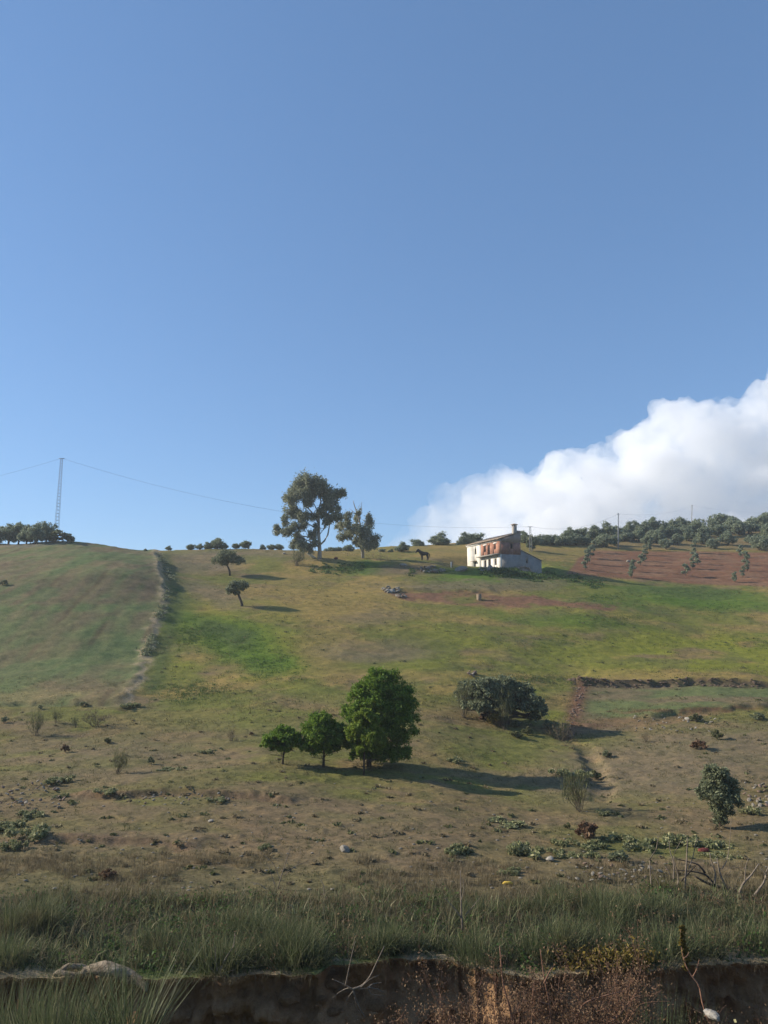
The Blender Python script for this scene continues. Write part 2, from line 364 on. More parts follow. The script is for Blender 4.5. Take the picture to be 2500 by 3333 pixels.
M['pine'] = m_leaf('pine_needles', [(0, (0.072, 0.133, 0.019)), (.5, (0.131, 0.212, 0.029)), (1, (0.227, 0.312, 0.050))], 0.42)
M['pinelight'] = m_leaf('young_pine_needles', [(0, (0.105, 0.155, 0.019)), (.5, (0.168, 0.230, 0.031)), (1, (0.266, 0.324, 0.054))], .42)
M['olive'] = m_leaf('olive_leaves', [(0, (0.124, 0.156, 0.091)), (.55, (0.212, 0.249, 0.151)), (1, (0.372, 0.404, 0.282))], 0.35)
M['olivedark'] = m_leaf('old_olive_leaves', [(0, (0.102, 0.120, 0.067)), (.55, (0.179, 0.197, 0.106)), (1, (0.324, 0.340, 0.201))], 0.35)
M['euc'] = m_leaf('eucalyptus_leaves', [(0, (0.133, 0.153, 0.097)), (.55, (0.245, 0.265, 0.167)), (1, (0.421, 0.417, 0.282))], 0.4)
M['shrub'] = m_leaf('shrub_leaves', [(0, (0.075, 0.086, 0.039)), (.6, (0.128, 0.136, 0.058)), (1, (0.209, 0.200, 0.091))], .3)
M['rust'] = m_leaf('rusty_dry_leaves', [(0, (0.098, 0.054, 0.033)), (.6, (0.171, 0.102, 0.059)), (1, (0.273, 0.178, 0.098))], .3)
M['ochre'] = m_leaf('ochre_weed', [(0, (.12, .09, .02)), (.6, (.19, .14, .03)), (1, (.27, .20, .05))], .3)
M['weed'] = m_leaf('grey_green_weed', [(0, (0.130, 0.152, 0.066)), (.6, (0.230, 0.238, 0.113)), (1, (0.400, 0.365, 0.194))], .3)
M['nettle'] = m_leaf('lush_weed', [(0, (0.040, 0.076, 0.022)), (.6, (0.068, 0.122, 0.030)), (1, (0.114, 0.173, 0.048))], .35)
M['rush'] = m_leaf('rush_blades', [(0, (0.060, 0.079, 0.033)), (.5, (0.102, 0.123, 0.054)), (.85, (0.150, 0.160, 0.074)), (.97, (0.241, 0.227, 0.117)), (1, (0.409, 0.369, 0.212))], .35, .7, (.7, (.150, .125, .064, 1)))  # palest stops also paint bright rim-light flecks into some blades
M['rushpale'] = m_leaf('sunlit_rush_blades', [(0, (0.045, 0.063, 0.025)), (.5, (0.090, 0.108, 0.045)), (1, (0.216, 0.225, 0.117))], .3, .5)
M['dry'] = m_leaf('dry_grass', [(0, (.10, .080, .045)), (.5, (.17, .135, .075)), (1, (.27, .22, .13))], .3)
M['grass'] = m_leaf('field_grass', [(0, (.060, .070, .024)), (.45, (.10, .105, .038)), (.75, (.17, .14, .065)), (1, (.25, .20, .11))], .3)

# ------------------------------------------------------------------ ground colour: what grows or lies where
def albedo(x, y, z):
    px, py = project(x, y, z); u = px / S; v = py / S
    wu = (fbm(x * .10, y * .10, 3, 21) - .5); wv = (fbm(x * .10, y * .10, 3, 22) - .5)
    u = u + wu * 55; v = v + wv * 26
    uf = u + (fbm(x * .7, y * .7, 3, 23) - .5) * 26; vf = v + (fbm(x * .7, y * .7, 3, 24) - .5) * 14
    col = np.empty(x.shape + (3,)); 
    def mixc(c, w): col[:] = col * (1 - w[..., None]) + np.array(c) * w[..., None]
    def blob(cx, cy, rx, ry, rot=0, soft=.5):
        c, s_ = math.cos(math.radians(rot)), math.sin(math.radians(rot)); dx = uf - cx; dy = vf - cy
        e = np.hypot((dx * c + dy * s_) / rx, (-dx * s_ + dy * c) / ry); return 1 - smooth(1 - soft, 1 + soft, e)
    def poly(pts, soft=4.0, cc=(None, None)):
        uu = px / S + wu * 6 if cc[0] is None else cc[0]; vv = py / S + wv * 4 if cc[1] is None else cc[1]
        ins = np.zeros(x.shape, bool); best = np.full(x.shape, 1e9); n = len(pts)
        for k in range(n):
            x0, y0 = pts[k]; x1, y1 = pts[(k + 1) % n]
            c = (y0 > vv) != (y1 > vv)
            with np.errstate(divide='ignore', invalid='ignore'):
                xi = (x1 - x0) * (vv - y0) / (y1 - y0 + 1e-12) + x0
            ins ^= c & (uu < xi)
            t = np.clip(((uu - x0) * (x1 - x0) + (vv - y0) * (y1 - y0)) / ((x1 - x0)**2 + (y1 - y0)**2), 0, 1)
            best = np.minimum(best, np.hypot(uu - x0 - t * (x1 - x0), (vv - y0 - t * (y1 - y0)) * 2))
        return smooth(-soft, soft, np.where(ins, best, -best))
    DRY = (.195, .146, .068); OCH = (.275, .196, .066); GRN = (.135, .146, .036); LUSH = (.086, .148, .020); YG = (.195, .198, .032)
    SOIL = (.200, .104, .064); BRN = (.165, .118, .074); CROP = (.122, .148, .060); GREY = (.178, .138, .086); DGRN = (.072, .098, .034)
    col[:] = np.array(DRY)
    n = fbm(x * .22, y * .3, 4, 31)
    mixc(GRN, smooth(.42, .62, n) * .75)
    mixc(BRN, smooth(.55, .72, fbm(x * .3, y * .4, 4, 32)) * .6)
    # upper meadow
    up = smooth(1560, 1500, v)
    mixc(OCH, up * smooth(.36, .6, fbm(x * .12, y * .16, 4, 33)) * .8)
    mixc(GRN, up * smooth(.45, .62, fbm(x * .15, y * .2, 4, 34)) * .8)
    for a, w in (((480, 1400, 170, 75, 10), .9), ((600, 1455, 60, 30, 0), .8), ((1300, 1390, 420, 34, 3), .75), ((1560, 1420, 260, 50, 6), .9), ((1150, 1440, 300, 22, 0), .6), ((1250, 1330, 260, 16, 2), .5), ((560, 1320, 120, 20, 5), .7)):
        mixc(YG, blob(*a) * w * smooth(.3, .62, fbm(x * .2, y * .25, 4, 35)))
    for a, w in (((500, 1390, 110, 40, 15), .85), ((590, 1440, 70, 24, 0), .8), ((1080, 1245, 160, 16, 0), .95), ((1200, 1340, 200, 14, 5), .6), ((770, 1226, 80, 12, 0), .9), ((1420, 1290, 220, 26, 4), .65), ((1560, 1295, 180, 18, 3), .7), ((380, 1330, 60, 50, -50), .6), ((450, 1340, 120, 14, 8), .5), ((1090, 1482, 110, 9, 4), .7), ((1230, 1475, 60, 12, 5), .8)):
        mixc(LUSH, blob(*a) * w)
    for a, w in (((480, 1370, 60, 22, 20), .7), ((1480, 1280, 120, 10, 4), .6), ((745, 1228, 70, 8, 0), .5)):
        mixc(DGRN, blob(*a) * w)
    for a, w in (((760, 1290, 160, 34, -8), .8), ((700, 1225, 60, 30, -10), .6), ((620, 1245, 60, 26, -15), .6), ((820, 1330, 200, 18, 0), .6), ((1000, 1465, 360, 14, 1), .55), ((700, 1380, 90, 60, 60), .6), ((1180, 1185, 400, 22, 0), .55), ((700, 1190, 160, 10, 0), .5), ((1500, 1460, 200, 10, 2), .6)):
        mixc(OCH, blob(*a) * w)
    for a, w in (((430, 1215, 90, 25, 5), .7), ((460, 1285, 70, 16, 20), .7), ((800, 1400, 120, 20, 0), .5), ((560, 1195, 120, 14, 0), .6), ((820, 1335, 90, 12, 0), .5), ((830, 1415, 100, 12, 0), .5), ((1030, 1262, 200, 12, 0), .7)):
        mixc(GREY, blob(*a) * w)
    mixc(SOIL, poly([(830, 1279), (1000, 1277), (1130, 1285), (1200, 1300), (1350, 1309), (1330, 1318), (1180, 1312), (1000, 1303), (880, 1296)], 8, (uf, vf)) * .95)
    mixc(GRN, blob(1010, 1291, 40, 8) * .8)
    mixc(BRN, blob(870, 1230, 60, 10) * .8)
    # left sown field
    L = poly([(-400, 1215), (60, 1178), (120, 1165), (335, 1180), (352, 1250), (357, 1290), (330, 1385), (305, 1470), (268, 1527), (-400, 1527)], 3)
    rows = .5 + .5 * np.sin((x + .12 * y) * 2.1 + 2 * fbm(x * .2, y * .1, 2, 41)); pat = fbm(x * .16, y * .10, 4, 42)
    mixc((.180, .142, .078), L)
    mixc(CROP, L * smooth(.34, .66, pat + .14 * rows) * .8)
    for a, w in (((180, 1270, 240, 34, -3), .75), ((60, 1290, 80, 24, 0), .6), ((320, 1275, 40, 30, 70), .8), ((220, 1480, 120, 20, 0), .4)): mixc((.165, .118, .072), L * blob(*a) * w * (.5 + .5 * rows))
    for a, w in (((150, 1195, 160, 14, 4), .6), ((150, 1318, 180, 9, 0), .9), ((200, 1400, 130, 60, 0), .55), ((60, 1390, 80, 60, 0), .4), ((250, 1445, 60, 40, 40), .5)): mixc((.118, .158, .060), L * blob(*a) * w * (.55 + .45 * rows))
    for a, w in (((110, 1505, 170, 18, 0), .7), ((40, 1470, 60, 20, 0), .4)): mixc((.215, .175, .08), L * blob(*a) * w)
    trk = np.abs(((x + .14 * y + 2.2 * fbm(x * .05, y * .06, 2, 55)) / 5.5) % 1.0 - .5)
    mixc((.110, .082, .046), L * smooth(.10, .02, trk) * smooth(.38, .6, fbm(x * .5, y * .12, 3, 56)) * .75)
    mixc((.200, .140, .082), L * smooth(.54, .70, fbm(x * .13, y * .07, 4, 57)) * .6 * (.5 + .5 * rows))
    mixc((.098, .142, .054), L * smooth(.55, .72, fbm(x * .3, y * .12, 4, 58)) * .6)
    s, tt = sdist(x, y, RIDGE); mixc((.36, .275, .17), np.exp(-((s - .1 + (fbm(x * .8, y * .8, 3, 43) - .5) * 2.6) / .60)**2) * .9 * (py / S < 1530))
    mixc(DGRN, np.exp(-((s + 1.6) / 1.0)**2) * .75 * smooth(1180, 1200, v) * (py / S < 1500))
    mixc((.16, .14, .11), poly([(-300, 1180), (60, 1182), (150, 1172), (60, 1168), (-300, 1170)], 4) * .7)
    # ploughed slope with young olives
    G = poly([(1225, 1240), (1250, 1205), (1282, 1188), (1420, 1192), (1520, 1191), (1900, 1196), (1900, 1272), (1640, 1266), (1480, 1262), (1400, 1252)], 5)
    fur = .5 + .5 * np.sin(y * 3.1 + 2.5 * fbm(x * .12, y * .3, 2, 44))
    mixc((.205, .100, .056), G); mixc((.245, .142, .082), G * smooth(.4, .65, fbm(x * .2, y * .5, 4, 45)) * .8); mixc((.12, .058, .036), G * fur * .35)
    mixc((.20, .145, .08), smooth(1190, 1182, py / S) * smooth(1240, 1330, px / S) * .7)
    # right plot under the stone bank
    K = poly([(1257, 1482), (1420, 1482), (1580, 1481), (1800, 1484), (1800, 1525), (1600, 1528), (1500, 1535), (1420, 1556), (1330, 1582), (1225, 1588), (1245, 1540)], 3)
    mixc((.165, .130, .074), K); mixc((.115, .140, .056), K * smooth(.3, .55, fbm(x * .15, y * .25, 4, 46)) * (1 - smooth(1540, 1565, v)) * .9)
    mixc(SOIL, K * blob(1330, 1560, 90, 14, -8) * .6)
    mixc((.20, .125, .07), blob(1470, 1548, 120, 9, -10) * .7); mixc((.17, .085, .05), blob(1500, 1531, 160, 4, 0) * .8)
    s, tt = sdist(x, y, PLOTE); mixc((.175, .088, .055), np.exp(-(s / .8)**2) * .95)
    mixc(YG, blob(1205, 1555, 24, 34, 20) * .7)
    s, tt = sdist(x, y, WALLT); mixc((.105, .075, .052), np.exp(-((s) / .45)**2) * .95)
    s, tt = sdist(x, y, GULLY); mixc((.20, .135, .08), np.exp(-(s / .7)**2) * .5 * smooth(1595, 1610, py / S) * smooth(.35, .55, fbm(x * .5, y * .5, 2, 52)))
    # lower fallow ground
    lo = smooth(1540, 1600, py / S)
    mixc((.172, .130, .072), lo * smooth(.38, .62, fbm(x * .18, y * .3, 4, 47)) * .8)
    mixc((.138, .128, .048), lo * smooth(.5, .66, fbm(x * .25, y * .4, 4, 48)) * .7)
    mixc(GREY, blob(1450, 1650, 260, 70, -8) * .75); mixc(GREY, blob(250, 1640, 260, 40, 0) * .4)
    mixc((.19, .135, .08), blob(730, 1745, 130, 10, 8) * .6)
    mixc(GRN, blob(1050, 1620, 120, 30, 8) * .6); mixc(GRN, blob(550, 1560, 300, 24, 3) * .5); mixc(GRN, blob(1150, 1600, 80, 22, 12) * .7)
    mixc(BRN, smooth(1690, 1800, v) * .5)
    mixc(GRN, blob(1430, 1830, 150, 24, 3) * .6); mixc(GRN, blob(1300, 1790, 140, 12, 0) * .4)
    for Lx in (TERR, TERR2):
        s, tt = sdist(x, y, Lx); mixc((.145, .095, .062), np.exp(-((s + .1) / .3)**2) * .7 * smooth(0, .05, tt) * smooth(1, .95, tt))
    mixc((.085, .088, .042), smooth(28, 22.5, y) * .8)
    mixc((.33, .25, .155), smooth(.75, .2, y - edge(x) + (fbm(x * 1.2, y, 2, 49) - .5) * .8) * .85)  # bare soil strip, its sunlit lip highlight painted into the pale colour
    mixc((.09, .13, .035), smooth(1.3, .5, y - edge(x)) * .8 * smooth(.5, .64, fbm(x * .7, y * 1.3, 3, 50)))
    return col

# ------------------------------------------------------------------ the ground itself
NS, NR = 480, 720
sg = np.linspace(-1, 1, NS); sgrid = .66 * sg * (1 + .5 * np.maximum(np.abs(sg) - .9, 0) * 6)
tr = np.linspace(0, 1, NR)
yb = 20 + 3.6 * (np.exp(tr * 4.05) - 1); yb = 20 + (yb - 20) * (240 / (yb[-1] - 20))
yb = np.concatenate([yb, [300, 350, 400, 455]]); NR = len(yb)
SS, YY = np.meshgrid(sgrid, yb); XX = SS * (YY + 5)
e0 = edge(XX[0]); YY = YY + (e0[None, :] - 20) * np.exp(-(YY - 20) / 2.0)
XX = SS * (YY + 5)
for _ in range(4):
    YY[0] = edge(XX[0]); XX[0] = sgrid * (YY[0] + 5)
ZZ = H(XX, YY)
ALB = albedo(XX, YY, ZZ)
def grid_faces(nr, nc):
    i = np.arange(nr - 1)[:, None] * nc + np.arange(nc - 1)[None, :]
    return np.stack([i, i + 1, i + nc + 1, i + nc], -1)
GF = grid_faces(NR, NS); VV = np.stack([XX, YY, ZZ], -1).reshape(-1, 3); CC = ALB.reshape(-1, 3)
# split the one ground sheet at its field borders
pxg, pyg = project(XX, YY, ZZ); ug = pxg / S; vg = pyg / S
def inpoly(pts):
    ins = np.zeros(ug.shape, bool)
    for k in range(len(pts)):
        x0, y0 = pts[k]; x1, y1 = pts[(k + 1) % len(pts)]
        c = (y0 > vg) != (y1 > vg)
        with np.errstate(divide='ignore', invalid='ignore'): ins ^= c & (ug < (x1 - x0) * (vg - y0) / (y1 - y0 + 1e-12) + x0)
    return ins
reg = np.zeros(ug.shape, int); yl = (YY < 230)
reg[inpoly([(-900, 1215), (60, 1178), (120, 1150), (335, 1150), (352, 1250), (357, 1290), (330, 1385), (305, 1470), (268, 1527), (-900, 1527)]) & yl] = 1
reg[inpoly([(1225, 1240), (1250, 1205), (1282, 1188), (1420, 1192), (1520, 1191), (2900, 1196), (2900, 1272), (1640, 1266), (1480, 1262), (1400, 1252)]) & yl] = 2
reg[inpoly([(1257, 1482), (1420, 1482), (1580, 1481), (2900, 1484), (2900, 1525), (1600, 1528), (1500, 1535), (1420, 1556), (1330, 1582), (1225, 1588), (1245, 1540)]) & yl] = 3
reg[(reg == 0) & (((vg > 1527) & (ug < 900)) | ((vg > 1560) & (ug >= 900))) & yl] = 4
fr = reg[:-1, :-1]
for k, nm in enumerate(('hillside', 'sown_field', 'ploughed_slope', 'green_plot', 'fallow_ground')):
    f = GF[fr == k]; used, inv = np.unique(f, return_inverse=True)
    tag(link(nm, raw_mesh(nm, VV[used], Q=inv.reshape(-1, 4), mat=M['ground'], cols={'albedo': CC[used]}, smoothf=True)), kind='structure')
# eroded earth bank below the rushes
NB = 44; vv_ = np.linspace(0, 1, NB)[:, None]
xt = np.linspace(-16, 16, 900)
BX = np.repeat(xt[None, :], NB, 0) * (1 + 0 * vv_); top_y = edge(xt); top_z = H(xt, top_y) 
flute = fbm(xt[None, :] * 2.3 + 3, vv_ * .8 + 0 * xt[None, :], 3, 61); crag = fbm(BX * 2.0, vv_ * 6, 4, 62)
tal = np.interp(xt, EXX, np.array([.9, .9, .8, .9, 1.2, 2.3, 2.6, 2.2, 1.4, .8, .8, .8, 1, 1, .9, .9, .9, .9]))[None, :]
rid = np.abs(fbm(BX * 1.1, vv_ * 2.2 + 0 * BX, 4, 69) - .5) * 2
wv_ = (fbm(BX * .9, vv_ * 0 + 2.2, 3, 77) - .5) * .5
BY = top_y[None, :] + .85 * (rid - .25) * smooth(.02, .2, vv_) + .14 * smooth(.03, .09, vv_) - .30 * smooth(.24, .30, vv_ + wv_) + .18 * smooth(.34, .44, vv_ + wv_) - .32 * smooth(.52, .58, vv_ + wv_ * 1.4) - (tal * vv_**2.4) - smooth(0, .1, vv_) * ((flute - .5) * 1.0 + (crag - .5) * .7 + (fbm(BX * .7, vv_ * 1.2, 2, 68) - .5) * .8) * (1 - .4 * vv_) + .10 * smooth(0, .06, vv_) * (1 - vv_)
BZ = top_z[None, :] - .02 - 2.55 * vv_ - .05 * smooth(0, .1, vv_) * (crag - .5)
BY[0] = top_y; BZ[0] = top_z
tag(link('earth_bank', raw_mesh('earth_bank', np.stack([BX, BY, BZ], -1).reshape(-1, 3), Q=grid_faces(NB, 900).reshape(-1, 4)[:, ::-1], mat=M['earth'], smoothf=False)), kind='structure')
# stream bed and the slope the viewer stands on
yn = np.concatenate([np.linspace(-80, 0, 12), np.linspace(1, 20.2, 90)]); xn = np.concatenate([np.linspace(-120, -17, 20), np.linspace(-16, 16, 160), np.linspace(17, 120, 20)])
XN, YN = np.meshgrid(xn, yn); ZN = np.interp(YN, [-80, 2, 8, 14, 17, 18.0, 19.4], [-1.7, -1.8, -4.4, -7.35, -10.2, -10.5, -10.9]) + smooth(1, 6, YN) * .5 * (fbm(XN * .8, YN * .8, 4, 63) - .5)
AN = np.empty(XN.shape + (3,)); AN[:] = (.10, .078, .045); wN = smooth(.4, .6, fbm(XN * .6, YN * .6, 3, 64))[..., None]; AN = AN * (1 - wN) + np.array((.06, .075, .028)) * wN
tag(link('stream_bed', raw_mesh('stream_bed', np.stack([XN, YN, ZN], -1).reshape(-1, 3), Q=grid_faces(len(yn), len(xn)).reshape(-1, 4), mat=M['ground'], cols={'albedo': AN.reshape(-1, 3)}, smoothf=True)), kind='structure')
ff = MB(); ang = np.linspace(0, 2 * math.pi, 65)[:-1]
ff.add(np.concatenate([[[0, 0, -32]], np.stack([9000 * np.cos(ang), 9000 * np.sin(ang), 0 * ang - 32], 1)]), T=[(0, 1 + k, 1 + (k + 1) % 64) for k in range(64)])
fo = ff.obj('far_plain', m_noise('far_plain_ground', (.10, .09, .05), (.17, .13, .07), .01)); tag(fo, kind='structure')

# ------------------------------------------------------------------ tree and plant builders
def rdir(n, rng):
    v = rng.normal(size=(n, 3)); return v / (np.linalg.norm(v, axis=1)[:, None] + 1e-9)
def leaf_cards(pos, size, rng, asp=1.6, droop=0.0, up=0.0):
    """one small folded leaf spray per position: 4 corner points, random facing"""
    n = len(pos); a = rdir(n, rng); a[:, 2] = a[:, 2] * (1 - droop) - droop + up; a /= np.linalg.norm(a, axis=1)[:, None] + 1e-9
    b = np.cross(a, rdir(n, rng)); b /= np.linalg.norm(b, axis=1)[:, None] + 1e-9
    s = size * rng.uniform(.55, 1.45, n)[:, None]
    V = np.stack([pos - a * s * asp * .5, pos + b * s * .5, pos + a * s * asp * .5, pos - b * s * .5], 1)
    return V.reshape(-1, 3), (np.arange(n)[:, None] * 4 + np.arange(4)[None, :])
def in_clumps(cl, n, rng, shell=.55):
    """positions spread through a list of clumps (x,y,z,rx,ry,rz)"""
    cl = np.asarray(cl, float); w = cl[:, 3] * cl[:, 4] + cl[:, 4] * cl[:, 5]; k = rng.choice(len(cl), n, p=w / w.sum())
    r = (shell + (1 - shell) * rng.random(n)) * np.where(rng.random(n) < .2, rng.random(n), 1)
    return cl[k, :3] + rdir(n, rng) * r[:, None] * cl[k, 3:6]
def in_gauss(cl, n, rng, k_=.52):
    cl = np.asarray(cl, float); w = cl[:, 3] * cl[:, 4] + cl[:, 4] * cl[:, 5]; k = rng.choice(len(cl), n, p=w / w.sum())
    return cl[k, :3] + rng.normal(size=(n, 3)) * k_ * cl[k, 3:6]
def sub_clumps(cl, per, rel, rng, lo=-.5, flat=.8):
    """break big lobes into many small clumps on and in their shell"""
    out = []
    for (x, y, z, rx, ry, rz) in cl:
        for _ in range(per):
            d = rdir(1, rng)[0]
            if d[2] < lo: d[2] = -d[2] * .6
            q = rng.uniform(.55, 1.0); r = rel * rng.uniform(.65, 1.35) * (rx + ry + rz) / 3
            out.append((x + d[0] * rx * q, y + d[1] * ry * q, z + d[2] * rz * q, r, r, r * flat))
    return out
def limb(a, b, r0, r1, rng, sag=.12, n=6):
    a = np.asarray(a, float); b = np.asarray(b, float); t = np.linspace(0, 1, n)[:, None]
    L = np.linalg.norm(b - a); k = rng.normal(size=3) * sag * L
    pts = a + (b - a) * t + k * (t * (1 - t)) * 1.6 + rng.normal(size=(n, 3)) * .02 * L * (t * (1 - t)) * 4
    return pts, np.linspace(r0, r1, n)
def build_tree(name, label, cat, loc, lobes, rng, mat, bark, trunk, per=14, rel=.34, leaves=9000, leaf=.12, asp=1.6, nlimb=9, lr=.06, rz=0, group=None, droop=0, shell=.55, flat=.8, up=0, lo=-.5):
    """trunk = [(x,y,z,r)...] ; lobes relative to the base"""
    t = thing(name, label, cat, loc, rz, group)
    tp = np.asarray(trunk, float); mb = MB(); mb.tube(tp[:, :3], tp[:, 3], 8); mb.obj('trunk', bark, t, smoothf=True)
    sc_ = sub_clumps(lobes, per, rel, rng, lo, flat)
    lb = MB(); top = tp[-1, :3]; idx = rng.permutation(len(sc_))
    for L in lobes:
        j = rng.integers(max(1, len(tp) // 2), len(tp)); pts, rr = limb(tp[j, :3], L[:3], tp[-1, 3] * .8, lr * .5, rng); lb.tube(pts, rr, 5)
        near = [s for s in sc_ if math.dist(s[:3], L[:3]) < max(L[3:]) * 1.3]
        for _ in range(nlimb):
            if near:
                q = near[rng.integers(len(near))]; p2, r2 = limb(pts[rng.integers(2, 6)], q[:3], lr * .5, lr * .12, rng); lb.tube(p2, r2, 4, False)
    lb.obj('branch', bark, t, smoothf=True)
    V, Q = leaf_cards(in_gauss(sc_, leaves, rng) if shell <= .2 else in_clumps(sc_, leaves, rng, shell), leaf, rng, asp, droop, up)
    link('crown', raw_mesh('crown', V, Q=Q, mat=mat), t)
    return t
def zc(ox, oy, s): return lambda x, y: (ox + x / s, oy + y / s)

# ------------------------------------------------------------------ four pines in the fallow field
def px_m(d): return d / FPX
PB = PS(797, 1655)
dB = PB[1]; k = px_m(dB) * S                                    # metres per half-view pixel at the pines
def rel(x, y, base=(797, 1655), kk=None): kk = kk or k; return ((x - base[0]) * kk, (base[1] - y) * kk)
rng = np.random.default_rng(21)
L = []
for (x, y, rx, rz_) in ((825, 1488, 44, 33), (795, 1520, 46, 38), (850, 1522, 46, 42), (862, 1570, 40, 44), (810, 1565, 56, 46), (848, 1608, 36, 34), (778, 1552, 38, 36), (800, 1608, 40, 30), (868, 1535, 32, 34), (820, 1530, 50, 50), (855, 1630, 32, 18), (818, 1634, 42, 15), (775, 1604, 36, 32), (780, 1632, 24, 14)):
    a, b = rel(x, y); L.append((a, rng.uniform(-.35, .5), b, rx * k, rx * k, rz_ * k))
build_tree('pine_tree', 'tallest pine of the clump, dense dark green crown reaching down nearly to the ground', 'pine tree', PB, L, rng, M['pine'], M['barkdark'],
           [(0, 0, -.3, .17), (0, 0, .6, .14), (.05, .05, 1.8, .11), (.15, .1, 3.2, .07), (.2, .1, 4.4, .03)], per=80, rel=.18, leaves=88000, leaf=.062, asp=2.4, nlimb=5, lr=.05, shell=.2, group='pines in the fallow field', up=.35)
def pine(bx, by, lobes, label, trunk, leaves, seed, mat='pine'):
    rng = np.random.default_rng(seed); p = PS(bx, by); kk = px_m(p[1]) * S; LL = []
    for (x, y, rx, rz_) in lobes:
        a, b = rel(x, y, (bx, by), kk); LL.append((a, rng.uniform(-.2, .2), b, rx * kk, rx * kk * .95, rz_ * kk))
    build_tree('pine_tree', label, 'pine tree', p, LL, rng, M[mat], M['barkdark'], trunk, per=60, rel=.19, leaves=int(leaves * 1.5), leaf=.065, asp=2.4, nlimb=6, lr=.045, shell=.2, group='pines in the fallow field', up=.35, lo=-.3)
pine(611, 1650, [(606, 1602, 42, 24), (585, 1610, 21, 15), (632, 1610, 20, 15), (612, 1588, 24, 14), (606, 1618, 26, 10)], 'smallest pine at the left end of the clump, flat umbrella crown, forked trunk',
     [(0, 0, -.2, .07), (0, 0, .35, .06), (.08, 0, .8, .05), (.12, .02, 1.2, .03)], 15000, 22)
pine(699, 1657, [(698, 1594, 45, 36), (692, 1570, 32, 24), (675, 1614, 28, 22), (722, 1610, 30, 26), (736, 1595, 18, 26), (700, 1622, 34, 16)], 'rounded middle-sized pine between the smallest and the tallest',
     [(0, 0, -.2, .08), (0, 0, .45, .07), (.03, 0, 1.2, .05), (.05, .02, 1.9, .03)], 24000, 23)
pine(786, 1674, [(790, 1595, 40, 38), (790, 1562, 26, 22), (772, 1595, 24, 28), (812, 1604, 22, 28), (790, 1622, 30, 16)], 'light green young pine standing in front of the tallest pine',
     [(0, 0, -.2, .06), (0, 0, .5, .055), (.02, 0, 1.3, .045), (.04, .02, 2.0, .03)], 21000, 24, 'pinelight')

# ------------------------------------------------------------------ old olive on the edge of the green plot
p = PS(1092, 1562); kk = px_m(p[1]) * S; rng = np.random.default_rng(31); LL = []
for (x, y, rx, rz_) in ((1020, 1505, 30, 26), (1045, 1493, 34, 22), (1085, 1490, 36, 24), (1120, 1500, 34, 24), (1075, 1520, 48, 22), (1145, 1525, 28, 22), (1160, 1535, 18, 16), (1030, 1525, 34, 16), (1110, 1525, 40, 18), (1150, 1550, 14, 8)):
    a, b = rel(x, y, (1092, 1562), kk); LL.append((a, rng.uniform(-1, 1), b, rx * kk, rx * kk, rz_ * kk))
tO = build_tree('olive_tree', 'large old olive with a wide low spreading crown beside the little green plot', 'olive tree', p, LL, rng, M['olivedark'], M['barkdark'],
           [(.0, 0, -.2, .34), (0, 0, .35, .28), (-.05, 0, .75, .24), (0, 0, 1.2, .14)], per=60, rel=.21, leaves=42000, leaf=.10, asp=2.4, nlimb=6, lr=.09, shell=.15)
mb = MB()
for tgt in ((1148, 1553), (1010, 1535), (1165, 1548)):
    a, b = rel(*tgt, (1092, 1562), kk); pts, rr = limb((0, 0, .35), (a, rng.uniform(-.5, .3), b), .13, .05, rng, .05); pts[:, 2] += np.linspace(0, 1, 6) * (1 - np.linspace(0, 1, 6)) * 1.1; mb.tube(pts, rr, 6)
mb.obj('limb', M['barkdark'], tO, smoothf=True)

# ------------------------------------------------------------------ bushy tree lower right
p = PS(1557, 1788); kk = px_m(p[1]) * S; rng = np.random.default_rng(33); LL = []
for (x, y, rx, rz_) in ((1555, 1690, 28, 30), (1535, 1718, 24, 30), (1578, 1712, 24, 32), (1558, 1728, 38, 30), (1562, 1752, 24, 18), (1557, 1772, 14, 16)):
    a, b = rel(x, y, (1557, 1788), kk); LL.append((a, rng.uniform(-.2, .2), b, rx * kk, rx * kk, rz_ * kk))
build_tree('bushy_tree', 'single upright bushy tree with dark oval crown standing on the stony slope at right', 'tree', p, LL, rng, M['olivedark'], M['barkdark'],
           [(0, 0, -.2, .08), (.02, 0, .5, .07), (0, 0, 1.1, .05), (.03, 0, 1.7, .03)], per=50, rel=.22, leaves=26000, leaf=.055, asp=2.2, nlimb=8, lr=.04, shell=.2)

# ------------------------------------------------------------------ two lone olives on the upper slope
def lone(bx, by, lobes, label, trunk, n, seed):
    p = PS(bx, by); kk = px_m(p[1]) * S; rng = np.random.default_rng(seed); LL = []
    for (x, y, rx, rz_) in lobes:
        a, b = rel(x, y, (bx, by), kk); LL.append((a, rng.uniform(-.4, .4), b, rx * kk, rx * kk, rz_ * kk))
    return build_tree('olive_tree', label, 'olive tree', p, LL, rng, M['olivedark'], M['barkdark'], trunk, per=20, rel=.36, leaves=n * 3, leaf=.12, asp=2.2, nlimb=5, lr=.1, shell=.1, group='lone olives on the upper slope')
lone(497, 1243, [(492, 1208, 26, 15), (475, 1212, 16, 11), (512, 1212, 15, 11), (490, 1198, 18, 9)], 'upper of two lone olives, umbrella crown on a thin forked trunk',
     [(0, 0, -.3, .2), (-.1, 0, .8, .17), (-.5, 0, 1.7, .13), (-.6, 0, 2.4, .08)], 4200, 41)
lone(522, 1309, [(512, 1268, 17, 11), (502, 1276, 13, 9), (523, 1264, 12, 9), (510, 1282, 8, 6)], 'lower of two lone olives, small crown on a trunk leaning left',
     [(.1, 0, -.3, .24), (0, 0, .4, .18), (-.5, 0, 1.6, .14), (-.8, 0, 2.3, .09)], 3000, 42)

